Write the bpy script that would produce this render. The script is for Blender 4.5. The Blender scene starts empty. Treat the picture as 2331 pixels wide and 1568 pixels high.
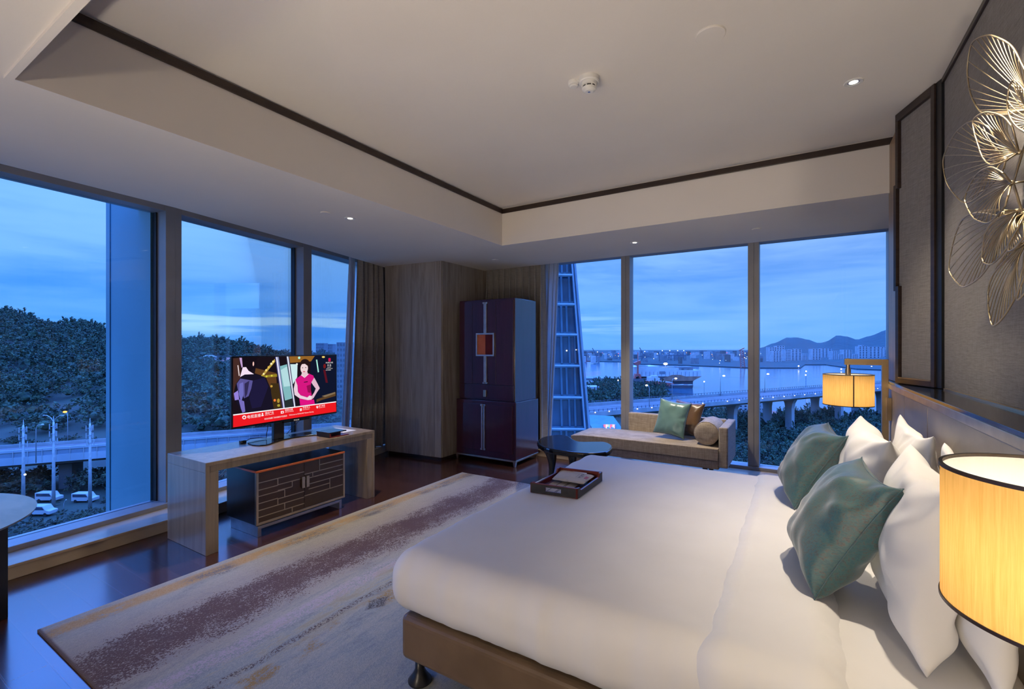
import bpy, bmesh, math, random
import numpy as np
from mathutils import Vector, Matrix, noise as mnoise

random.seed(7)
rng = np.random.default_rng(7)
PI = math.pi
SC = bpy.context.scene
COL = SC.collection

# ------------------------------------------------------------------ camera frame (metres; z = 0 is the room floor)
W, H = 2331, 1568
FPX, VH, CX, EYE = 1060.0, 790.0, 1165.5, 1.6
YAW = math.atan(654.5 / 1060)
Fx, Fy = -math.sin(YAW), math.cos(YAW)
Rx, Ry = math.cos(YAW), math.sin(YAW)

def ray(u, v):
    a = (u - CX) / FPX
    b = (v - VH) / FPX
    return (Fx + a * Rx, Fy + a * Ry, -b)
def at_z(u, v, z=0.0):
    d = ray(u, v); t = (z - EYE) / d[2]
    return Vector((d[0] * t, d[1] * t, z))
def at_x(u, v, x):
    d = ray(u, v); t = x / d[0]
    return Vector((x, d[1] * t, EYE + d[2] * t))
def at_y(u, v, y):
    d = ray(u, v); t = y / d[1]
    return Vector((d[0] * t, y, EYE + d[2] * t))
def at_d(u, v, t):
    d = ray(u, v)
    return Vector((d[0] * t, d[1] * t, EYE + d[2] * t))

# ------------------------------------------------------------------ mesh builder
class MB:
    def __init__(self):
        self.v = []; self.f = []; self.m = []
    def add(self, vs, fs, mi=0):
        b = len(self.v)
        self.v.extend(Vector(p) for p in vs)
        for f in fs:
            self.f.append(tuple(b + i for i in f)); self.m.append(mi)
    def box(self, x0, x1, y0, y1, z0, z1, mi=0):
        vs = [(x, y, z) for z in (z0, z1) for y in (y0, y1) for x in (x0, x1)]
        self.add(vs, [(0, 2, 3, 1), (4, 5, 7, 6), (0, 1, 5, 4), (2, 6, 7, 3), (0, 4, 6, 2), (1, 3, 7, 5)], mi)
        return self
    def hexa(self, bot, top, mi=0):
        """bot, top: four points each, same winding"""
        self.add(list(bot) + list(top), [(3, 2, 1, 0), (4, 5, 6, 7), (0, 1, 5, 4), (1, 2, 6, 5), (2, 3, 7, 6), (3, 0, 4, 7)], mi)
        return self
    def bar(self, a, b, w, h, up=(0, 0, 1), mi=0):
        a = Vector(a); b = Vector(b); d = (b - a).normalized()
        s = d.cross(Vector(up))
        if s.length < 1e-5: s = d.cross(Vector((0, 1, 0)))
        s.normalize(); u = s.cross(d).normalized()
        c = [(-1, -1), (1, -1), (1, 1), (-1, 1)]
        f = lambda p: [p + s * (w / 2 * i) + u * (h / 2 * j) for i, j in c]
        return self.hexa(f(a), f(b), mi)
    def prism(self, pts, z0, z1, mi=0):
        n = len(pts)
        vs = [(p[0], p[1], z0) for p in pts] + [(p[0], p[1], z1) for p in pts]
        fs = [tuple(reversed(range(n))), tuple(range(n, 2 * n))]
        fs += [(i, (i + 1) % n, n + (i + 1) % n, n + i) for i in range(n)]
        self.add(vs, fs, mi); return self
    def extrude(self, pts, d, mi=0):
        """planar polygon pts (3-D) pushed along vector d"""
        n = len(pts); d = Vector(d)
        vs = [Vector(p) for p in pts] + [Vector(p) + d for p in pts]
        fs = [tuple(reversed(range(n))), tuple(range(n, 2 * n))]
        fs += [(i, (i + 1) % n, n + (i + 1) % n, n + i) for i in range(n)]
        self.add(vs, fs, mi); return self
    def poly(self, pts, mi=0):
        self.add(pts, [tuple(range(len(pts)))], mi); return self
    def tube(self, path, r, seg=8, mi=0, cap=True, closed=False):
        path = [Vector(p) for p in path]; n = len(path)
        rs = r if isinstance(r, (list, tuple)) else [r] * n
        vs = []; fs = []
        up = Vector((0, 0, 1)); ps = None
        for i, p in enumerate(path):
            if closed: t = path[(i + 1) % n] - path[i - 1]
            else: t = path[min(i + 1, n - 1)] - path[max(i - 1, 0)]
            t.normalize()
            if ps is None:
                s = t.cross(up)
                if s.length < 1e-3: s = t.cross(Vector((1, 0, 0)))
            else:
                s = ps - t * ps.dot(t)
            s.normalize(); ps = s; q = t.cross(s)
            for k in range(seg):
                a = 2 * PI * k / seg
                vs.append(p + (s * math.cos(a) + q * math.sin(a)) * rs[i])
        m = n if closed else n - 1
        for i in range(m):
            for k in range(seg):
                j = (i + 1) % n
                fs.append((i * seg + k, i * seg + (k + 1) % seg, j * seg + (k + 1) % seg, j * seg + k))
        if cap and not closed:
            fs.append(tuple(reversed(range(seg)))); fs.append(tuple(range((n - 1) * seg, n * seg)))
        self.add(vs, fs, mi); return self
    def lathe(self, prof, c=(0, 0, 0), seg=48, mi=0, axis='z', arc=2 * PI, cap=False):
        """prof: (r, h) list"""
        c = Vector(c); n = len(prof); full = abs(arc - 2 * PI) < 1e-6
        vs = []; fs = []
        m = seg if full else seg + 1
        for k in range(m):
            a = arc * k / seg
            for r, hgt in prof:
                x, y = r * math.cos(a), r * math.sin(a)
                p = {'z': (x, y, hgt), 'x': (hgt, x, y), 'y': (x, hgt, y)}[axis]
                vs.append(c + Vector(p))
        for k in range(seg):
            j = (k + 1) % m
            for i in range(n - 1):
                fs.append((k * n + i, j * n + i, j * n + i + 1, k * n + i + 1))
        self.add(vs, fs, mi); return self
    def sphere(self, c, r, seg=12, rings=8, mi=0, sc=(1, 1, 1)):
        prof = [(max(1e-4, r * math.sin(PI * i / rings)), -r * math.cos(PI * i / rings)) for i in range(rings + 1)]
        b = len(self.v)
        self.lathe(prof, (0, 0, 0), seg, mi)
        for i in range(b, len(self.v)):
            p = self.v[i]; self.v[i] = Vector((p.x * sc[0] + c[0], p.y * sc[1] + c[1], p.z * sc[2] + c[2]))
        return self
    def grid(self, fn, nu, nv, mi=0, wrap_u=False):
        vs = [fn(i / nu, j / nv) for i in range(nu + (0 if wrap_u else 1)) for j in range(nv + 1)]
        k = nv + 1; mu = nu if wrap_u else nu + 1
        fs = [(i * k + j, ((i + 1) % mu) * k + j, ((i + 1) % mu) * k + j + 1, i * k + j + 1) for i in range(nu) for j in range(nv)]
        self.add(vs, fs, mi); return self

def link(o, parent=None):
    COL.objects.link(o)
    if parent is not None:
        o.parent = parent
    return o
def wloc(o):
    p = Vector((0, 0, 0))
    while o is not None:
        p += Vector(o.location); o = o.parent
    return p
def obj(name, mb, mats, parent=None, smooth=False, bevel=0.0, seg=2, sub=0, solid=0.0, fix=True, weld=False):
    me = bpy.data.meshes.new(name)
    off = wloc(parent) if parent else Vector((0, 0, 0))
    me.from_pydata([p - off for p in mb.v], [], mb.f)
    if not isinstance(mats, (list, tuple)): mats = [mats]
    for m in mats: me.materials.append(m)
    if len(mats) > 1: me.polygons.foreach_set('material_index', mb.m)
    if fix or weld:
        bm = bmesh.new(); bm.from_mesh(me)
        if weld: bmesh.ops.remove_doubles(bm, verts=bm.verts, dist=1e-4)
        bmesh.ops.recalc_face_normals(bm, faces=bm.faces); bm.to_mesh(me); bm.free()
    if smooth:
        me.polygons.foreach_set('use_smooth', [True] * len(me.polygons))
    me.update()
    o = bpy.data.objects.new(name, me); link(o, parent)
    if solid:
        s = o.modifiers.new('thick', 'SOLIDIFY'); s.thickness = solid; s.offset = 0
    if bevel:
        b = o.modifiers.new('edge', 'BEVEL'); b.width = bevel; b.segments = seg; b.limit_method = 'ANGLE'; b.angle_limit = math.radians(40)
    if sub:
        s = o.modifiers.new('soft', 'SUBSURF'); s.levels = sub; s.render_levels = sub
    return o
def empty(name, loc=(0, 0, 0), parent=None):
    o = bpy.data.objects.new(name, None); o.empty_display_size = 0.1
    o.location = loc; return link(o, parent)
def tag(o, label=None, cat=None, group=None, kind=None):
    if label: o['label'] = label
    if cat: o['category'] = cat
    if group: o['group'] = group
    if kind: o['kind'] = kind
    return o
def thing(name, label, cat, loc=(0, 0, 0), group=None):
    return tag(empty(name, loc), label, cat, group)
def struct(o):
    o['kind'] = 'structure'; return o
def copy_tree(o, parent=None):
    kids = [c for c in bpy.data.objects if c.parent == o]
    c = o.copy(); COL.objects.link(c); c.parent = parent
    for k in kids: copy_tree(k, c)
    return c

def text(name, body, size, org, xd, yd, mat, parent=None, align='LEFT', depth=0.0, bold=0.0):
    """lettering as a mesh; org = baseline start, xd / yd = unit vectors of the writing plane"""
    cu = bpy.data.curves.new(name, 'FONT'); cu.body = body; cu.size = size; cu.align_x = align
    cu.extrude = depth; cu.offset = bold; cu.resolution_u = 3
    to = bpy.data.objects.new(name + '_src', cu); COL.objects.link(to)
    dg = bpy.context.evaluated_depsgraph_get(); dg.update()
    me = bpy.data.meshes.new_from_object(to.evaluated_get(dg))
    COL.objects.unlink(to); bpy.data.objects.remove(to); 
    xd = Vector(xd).normalized(); yd = Vector(yd).normalized(); zd = xd.cross(yd)
    off = wloc(parent) if parent else Vector((0, 0, 0))
    M = Matrix(((xd.x, yd.x, zd.x, org[0] - off.x), (xd.y, yd.y, zd.y, org[1] - off.y), (xd.z, yd.z, zd.z, org[2] - off.z), (0, 0, 0, 1)))
    me.transform(M); me.name = name
    me.materials.clear(); me.materials.append(mat)
    o = bpy.data.objects.new(name, me); return link(o, parent)

# ------------------------------------------------------------------ materials
def lin(r, g=None, b=None):
    if g is None: r, g, b = r
    f = lambda c: (c / 255 / 12.92) if c / 255 <= 0.04045 else ((c / 255 + 0.055) / 1.055) ** 2.4
    return (f(r), f(g), f(b), 1.0)

class NT:
    """tiny node-graph helper"""
    def __init__(self, tree):
        self.t = tree; self.n = tree.nodes; self.l = tree.links
    def node(self, ty, **kw):
        n = self.n.new(ty)
        for k, v in kw.items(): setattr(n, k, v)
        return n
    def set(self, node, key, val):
        s = node.inputs[key]
        if hasattr(val, 'is_linked') or isinstance(val, bpy.types.NodeSocket): self.l.new(val, s)
        else: s.default_value = val
    def coord(self, kind='Object', scale=(1, 1, 1), rot=(0, 0, 0), loc=(0, 0, 0)):
        c = self.node('ShaderNodeTexCoord'); m = self.node('ShaderNodeMapping')
        self.l.new(c.outputs[kind], m.inputs['Vector'])
        m.inputs['Scale'].default_value = scale; m.inputs['Rotation'].default_value = rot; m.inputs['Location'].default_value = loc
        return m.outputs[0]
    def noise(self, vec, scale=5, detail=3, rough=0.5, dist=0.0):
        n = self.node('ShaderNodeTexNoise'); self.set(n, 'Vector', vec)
        n.inputs['Scale'].default_value = scale; n.inputs['Detail'].default_value = detail
        n.inputs['Roughness'].default_value = rough; n.inputs['Distortion'].default_value = dist
        return n.outputs['Fac']
    def wave(self, vec, scale=5, dist=0, detail=2, dscale=1.0, direction='X', rough=.5):
        n = self.node('ShaderNodeTexWave', bands_direction=direction); self.set(n, 'Vector', vec)
        n.inputs['Scale'].default_value = scale; n.inputs['Distortion'].default_value = dist
        n.inputs['Detail'].default_value = detail; n.inputs['Detail Scale'].default_value = dscale
        return n.outputs['Fac']
    def ramp(self, fac, stops, interp='LINEAR'):
        r = self.node('ShaderNodeValToRGB'); self.set(r, 'Fac', fac)
        cr = r.color_ramp; cr.interpolation = interp
        while len(cr.elements) < len(stops): cr.elements.new(0.5)
        for e, (p, c) in zip(cr.elements, stops):
            e.position = p; e.color = c if len(c) == 4 else (*c, 1)
        return r.outputs['Color']
    def step(self, fac, lo, hi):
        m = self.node('ShaderNodeMapRange', interpolation_type='SMOOTHSTEP'); self.set(m, 'Value', fac)
        m.inputs['From Min'].default_value = lo; m.inputs['From Max'].default_value = hi
        return m.outputs['Result']
    def math(self, op, a, b=0.0, c=None):
        m = self.node('ShaderNodeMath', operation=op); self.set(m, 0, a); self.set(m, 1, b)
        if c is not None: self.set(m, 2, c)
        return m.outputs[0]
    def mix(self, fac, a, b, mode='MIX'):
        m = self.node('ShaderNodeMix', data_type='RGBA', blend_type=mode)
        a = (*a, 1) if isinstance(a, tuple) and len(a) == 3 else a; b = (*b, 1) if isinstance(b, tuple) and len(b) == 3 else b
        self.set(m, 0, fac); self.set(m, 6, a); self.set(m, 7, b)
        return m.outputs[2]
    def sep(self, vec):
        s = self.node('ShaderNodeSeparateXYZ'); self.set(s, 0, vec); return s.outputs
    def bump(self, h, strength=0.2, dist=0.01):
        b = self.node('ShaderNodeBump'); self.set(b, 'Height', h)
        b.inputs['Strength'].default_value = strength; b.inputs['Distance'].default_value = dist
        return b.outputs[0]

def mat(name, color=(0.5, 0.5, 0.5, 1), rough=0.5, metal=0.0, fn=None, spec=0.5, ior=1.5, coat=0.0, sheen=0.0):
    m = bpy.data.materials.new(name); m.use_nodes = True
    b = m.node_tree.nodes['Principled BSDF']
    b.inputs['Base Color'].default_value = color if len(color) == 4 else (*color, 1)
    b.inputs['Roughness'].default_value = rough; b.inputs['Metallic'].default_value = metal
    b.inputs['Specular IOR Level'].default_value = spec; b.inputs['IOR'].default_value = ior
    b.inputs['Coat Weight'].default_value = coat
    if coat: b.inputs['Coat Roughness'].default_value = 0.12
    if sheen: b.inputs['Sheen Weight'].default_value = sheen
    if fn:
        nt = NT(m.node_tree); nt.b = b
        fn(nt, b)
    return m
def emit(name, color, strength=1.0):
    m = bpy.data.materials.new(name); m.use_nodes = True
    nt = m.node_tree; nt.nodes.remove(nt.nodes['Principled BSDF'])
    e = nt.nodes.new('ShaderNodeEmission'); e.inputs[0].default_value = color; e.inputs[1].default_value = strength
    nt.links.new(e.outputs[0], nt.nodes['Material Output'].inputs[0])
    return m

def varied(c1, c2, scale=4, sc=(1, 1, 1), detail=3, bump=0.0, bscale=None, kind='Object', lo=0.35, hi=0.65, bdist=.004):
    def fn(nt, b):
        v = nt.coord(kind, sc)
        n = nt.noise(v, scale, detail)
        nt.l.new(nt.ramp(n, [(lo, c1), (hi, c2)]), b.inputs['Base Color'])
        if bump:
            h = nt.noise(v, bscale or scale * 4, 4)
            nt.l.new(nt.bump(h, bump, bdist), b.inputs['Normal'])
    return fn

def wood(c1, c2, c3, sc=(6, 6, .45), scale=3, bump=.05):
    def fn(nt, b):
        v = nt.coord('Object', sc)
        n = nt.noise(v, scale, 5, .6, .6)
        w = nt.noise(nt.coord('Object', tuple(s * 6 for s in sc)), scale, 3, .6)
        c = nt.ramp(n, [(.3, c1), (.5, c2), (.68, c3)])
        c = nt.mix(nt.math('MULTIPLY', w, .45), c, c1)
        nt.l.new(c, b.inputs['Base Color'])
        nt.l.new(nt.bump(w, bump, .002), b.inputs['Normal'])
    return fn
def weave(c1, c2, fine=260, slub=(3, 60), bump=.25):
    """plain woven cloth with slubs, object space, works on any side"""
    def fn(nt, b):
        a = nt.noise(nt.coord('Object', (slub[0], slub[0], slub[1])), 1.6, 3)
        c = nt.noise(nt.coord('Object', (slub[1], slub[1], slub[0])), 1.6, 3)
        f = nt.noise(nt.coord('Object'), fine, 1)
        k = nt.math('ADD', nt.math('MULTIPLY', a, .4), nt.math('ADD', nt.math('MULTIPLY', c, .3), nt.math('MULTIPLY', f, .3)))
        nt.l.new(nt.ramp(k, [(.38, c1), (.62, c2)]), b.inputs['Base Color'])
        nt.l.new(nt.bump(k, bump, .002), b.inputs['Normal'])
    return fn

M = {}
M['ceiling'] = mat('ceiling_paint', (.74, .69, .63), .9, fn=varied((.73, .68, .62), (.76, .71, .65), 1.2, bump=.02, bscale=120))
M['shell'] = mat('wall_paint', (.7, .66, .6), .9, fn=varied((.68, .64, .58), (.72, .68, .62), 2))
M['dark_wood'] = mat('dark_trim_wood', (.03, .018, .013), .35, fn=wood((.018, .010, .008), (.03, .018, .013), (.045, .026, .018), (1.5, 1.5, 8), 4))
M['ash'] = mat('ash_veneer', (.2, .17, .13), .42, fn=wood((.20, .17, .14), (.335, .295, .245), (.42, .375, .32), (7, 7, .5), 2.4))
M['oak'] = mat('pale_oak_veneer', (.3, .24, .17), .4, fn=wood((.20, .15, .095), (.29, .22, .145), (.35, .27, .18), (8, 8, .5), 2.2), coat=.5)
M['pier_wood'] = mat('honey_veneer', (.25, .16, .08), .4, fn=wood((.24, .15, .075), (.36, .23, .12), (.42, .28, .15), (6, 6, .4), 2.2))
M['stone'] = mat('cream_marble', (.5, .42, .33), .18, fn=varied((.42, .34, .26), (.58, .5, .41), 2.5, (1, .5, 1), 6))
M['marble'] = mat('white_marble', (.6, .6, .6), .12, fn=varied((.26, .27, .29), (.40, .40, .40), 2.2, (1, 2.5, 1), 7))
M['alu'] = mat('window_aluminium', (.3, .29, .29), .45, .3, fn=varied((.27, .265, .27), (.32, .31, .31), 3))
M['alu_dark'] = mat('gasket_rubber', (.012, .013, .016), .6)
M['bronze'] = mat('brushed_bronze', (.5, .36, .2), .33, 1.0, fn=varied((.46, .34, .19), (.52, .39, .22), 3))
M['champagne'] = mat('champagne_metal', (.55, .45, .34), .32, 1.0, fn=varied((.5, .41, .31), (.6, .5, .38), 10))
M['steel'] = mat('satin_steel', (.52, .52, .54), .35, .9, fn=varied((.48, .48, .5), (.56, .56, .58), 20))
M['black_gloss'] = mat('black_lacquer', (.008, .008, .009), .12, fn=varied((.006, .006, .007), (.011, .010, .010), 6))
M['black_plastic'] = mat('black_plastic', (.012, .012, .013), .35, fn=varied((.010, .010, .011), (.014, .014, .015), 9))
M['plum'] = mat('plum_lacquer', (.045, .008, .022), .3, coat=.7, fn=wood((.030, .005, .014), (.045, .008, .022), (.055, .011, .028), (5, 5, .4), 3, .02))
M['leather_brown'] = mat('bronze_leather', (.16, .10, .05), .38, fn=varied((.135, .085, .042), (.175, .112, .058), 5, bump=.12, bscale=160))
M['leather_taupe'] = mat('taupe_leather', (.24, .2, .17), .36, fn=varied((.34, .29, .235), (.42, .36, .295), 5, bump=.1, bscale=150))
M['linen_wall'] = mat('linen_wall_cloth', (.2, .18, .155), .9, fn=weave((.185, .165, .145), (.30, .27, .24), 320, (8, 150)))
M['duvet'] = mat('white_cotton', (.78, .76, .73), .82, sheen=.15, fn=varied((.76, .74, .71), (.80, .78, .75), 3, bump=.05, bscale=60))
M['pillowcase'] = mat('white_pillow_cotton', (.8, .78, .75), .8, sheen=.15, fn=varied((.78, .76, .73), (.82, .8, .77), 3, bump=.07, bscale=45))
M['sofa'] = mat('oatmeal_tweed', (.42, .34, .25), .85, sheen=.2, fn=weave((.27, .215, .155), (.52, .435, .335), 240, (5, 90), .4))
M['teal_satin'] = mat('sea_green_satin', (.14, .27, .25), .3, sheen=.3, fn=varied((.12, .24, .225), (.16, .30, .28), 3, bump=.06, bscale=30))
M['brown_satin'] = mat('brown_satin', (.13, .065, .025), .32, sheen=.3, fn=varied((.11, .055, .02), (.15, .078, .032), 3, bump=.06, bscale=30))
def teal_fn(nt, b):
    v = nt.coord('Object')
    a = nt.noise(nt.coord('Object', (40, 300, 60)), 1.0, 2, .6)
    c = nt.noise(nt.coord('Object', (60, 50, 300)), 1.0, 2, .6)
    patch = nt.noise(v, 7, 3, .6)
    k = nt.math('ADD', nt.math('MAXIMUM', a, c), nt.math('MULTIPLY', patch, .35))
    nt.l.new(nt.ramp(k, [(.60, (.026, .090, .105)), (.72, (.040, .118, .128)), (.79, (.085, .085, .07)), (.85, (.028, .055, .068)), (.92, (.05, .13, .14))]), b.inputs['Base Color'])
    nt.l.new(nt.bump(k, .25, .003), b.inputs['Normal'])
M['teal'] = mat('teal_jacquard', (.05, .14, .15), .42, sheen=.4, fn=teal_fn)
M['drape'] = mat('grey_brown_drape', (.2, .17, .14), .75, sheen=.2, fn=weave((.20, .185, .17), (.31, .29, .27), 260, (6, 130), .2))
def sheer_mat():
    m = bpy.data.materials.new('white_voile'); m.use_nodes = True
    nt = NT(m.node_tree); nt.n.remove(nt.n['Principled BSDF'])
    f = nt.noise(nt.coord('Object', (40, 40, 2)), 2, 3)
    col = nt.ramp(f, [(.3, (.62, .62, .64)), (.7, (.8, .8, .8))])
    d = nt.node('ShaderNodeBsdfDiffuse'); nt.set(d, 0, col)
    t = nt.node('ShaderNodeBsdfTranslucent'); nt.set(t, 0, col)
    x = nt.node('ShaderNodeBsdfTransparent')
    m1 = nt.node('ShaderNodeMixShader'); m1.inputs[0].default_value = .55
    nt.l.new(d.outputs[0], m1.inputs[1]); nt.l.new(t.outputs[0], m1.inputs[2])
    m2 = nt.node('ShaderNodeMixShader'); m2.inputs[0].default_value = .22
    nt.l.new(m1.outputs[0], m2.inputs[1]); nt.l.new(x.outputs[0], m2.inputs[2])
    nt.l.new(m2.outputs[0], nt.n['Material Output'].inputs[0])
    return m
M['sheer'] = sheer_mat()
def shade_mat(name, base, thin):
    """linen drum shade: glows through, white paper lining on the inside face"""
    m = bpy.data.materials.new(name); m.use_nodes = True
    nt = NT(m.node_tree); nt.n.remove(nt.n['Principled BSDF'])
    f = nt.noise(nt.coord('Object', (90, 90, 3)), 1.6, 4, .65)
    g = nt.noise(nt.coord('Object', (260, 260, 10)), 1.6, 2, .6)
    k = nt.math('ADD', nt.math('MULTIPLY', f, .6), nt.math('MULTIPLY', g, .4))
    col = nt.ramp(k, [(.34, thin), (.6, base)])
    geo = nt.node('ShaderNodeNewGeometry')
    dcol = nt.mix(geo.outputs['Backfacing'], col, (.86, .86, .85, 1))
    d = nt.node('ShaderNodeBsdfDiffuse'); nt.set(d, 0, dcol)
    t = nt.node('ShaderNodeBsdfTranslucent'); nt.set(t, 0, col)
    m1 = nt.node('ShaderNodeMixShader'); m1.inputs[0].default_value = .34
    nt.l.new(d.outputs[0], m1.inputs[1]); nt.l.new(t.outputs[0], m1.inputs[2])
    nt.l.new(m1.outputs[0], nt.n['Material Output'].inputs[0])
    return m
M['shade'] = shade_mat('lampshade_linen', (.82, .49, .16, 1), (.68, .37, .095, 1))
M['shade_lining'] = mat('white_shade_lining', (.85, .85, .84), .7, fn=varied((.83, .83, .82), (.87, .87, .86), 4))
def glass_mat():
    m = bpy.data.materials.new('window_glass'); m.use_nodes = True
    nt = NT(m.node_tree); nt.n.remove(nt.n['Principled BSDF'])
    fr = nt.node('ShaderNodeFresnel'); fr.inputs[0].default_value = 1.5
    t = nt.node('ShaderNodeBsdfTransparent')
    dirt = nt.noise(nt.coord('Object'), 2, 3)
    nt.set(t, 0, nt.ramp(dirt, [(.2, (.955, .97, .985)), (.8, (.97, .98, .99))]))
    g = nt.node('ShaderNodeBsdfGlossy'); g.inputs['Roughness'].default_value = 0.0
    g.inputs[0].default_value = (.9, .93, 1, 1)
    mx = nt.node('ShaderNodeMixShader')
    nt.l.new(nt.math('MULTIPLY', fr.outputs[0], .5), mx.inputs[0])
    nt.l.new(t.outputs[0], mx.inputs[1]); nt.l.new(g.outputs[0], mx.inputs[2])
    nt.l.new(mx.outputs[0], nt.n['Material Output'].inputs[0])
    return m
M['glass'] = glass_mat()
M['white_plastic'] = mat('white_plastic', (.72, .70, .66), .4, fn=varied((.7, .68, .64), (.74, .72, .68), 8))
M['grey_plastic'] = mat('vent_grey', (.05, .05, .05), .6)
M['paper'] = mat('cream_paper', (.55, .49, .42), .8, fn=varied((.52, .46, .39), (.58, .52, .45), 12))
M['paper_white'] = mat('white_paper', (.72, .72, .72), .7, fn=varied((.7, .7, .7), (.74, .74, .74), 9))
M['ink'] = mat('black_ink', (.02, .02, .025), .7)
M['red_ink'] = mat('red_ink', (.45, .03, .06), .6)
M['tray_red'] = mat('oxblood_lacquer', (.14, .014, .010), .3, fn=varied((.12, .012, .008), (.16, .017, .012), 10))
M['tray_black'] = mat('black_leatherette', (.012, .012, .013), .5, fn=varied((.010, .010, .011), (.015, .015, .016), 60, bump=.15, bscale=300))
M['cab_brown'] = mat('brown_lacquer_door', (.045, .02, .012), .28, coat=.3, fn=varied((.040, .018, .011), (.052, .024, .014), 6))
M['cab_black'] = mat('ebonised_side', (.012, .008, .008), .3, fn=wood((.008, .006, .006), (.013, .009, .008), (.018, .012, .01), (4, 4, .5)))
M['orange_lac'] = mat('orange_lacquer', (.55, .13, .03), .3, fn=varied((.5, .11, .025), (.6, .15, .04), 6))

def floor_fn(nt, b):
    v = nt.coord('Object')
    br = nt.node('ShaderNodeTexBrick'); nt.set(br, 'Vector', v)
    br.offset = .5; br.inputs['Scale'].default_value = 1.0
    br.inputs['Brick Width'].default_value = .92; br.inputs['Row Height'].default_value = .155
    br.inputs['Mortar Size'].default_value = .0035; br.inputs['Mortar Smooth'].default_value = .2
    br.inputs['Color1'].default_value = (.052, .018, .011, 1); br.inputs['Color2'].default_value = (.085, .032, .019, 1)
    br.inputs['Mortar'].default_value = (.11, .05, .03, 1)
    g = nt.noise(nt.coord('Object', (1.2, 22, 1)), 2.5, 4, .6)
    nt.l.new(nt.mix(nt.math('MULTIPLY', g, .5), br.outputs['Color'], (.030, .011, .008, 1)), b.inputs['Base Color'])
    r = nt.noise(v, 3, 3)
    nt.l.new(nt.math('ADD', nt.math('MULTIPLY', r, .07), .15), b.inputs['Roughness'])
    h = nt.math('ADD', nt.math('MULTIPLY', br.outputs['Fac'], -.6), nt.math('MULTIPLY', g, .12))
    nt.l.new(nt.bump(h, .12, .003), b.inputs['Normal'])
M['floor'] = mat('dark_parquet', (.04, .02, .015), .18, fn=floor_fn, ior=1.5, coat=.2)

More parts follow.
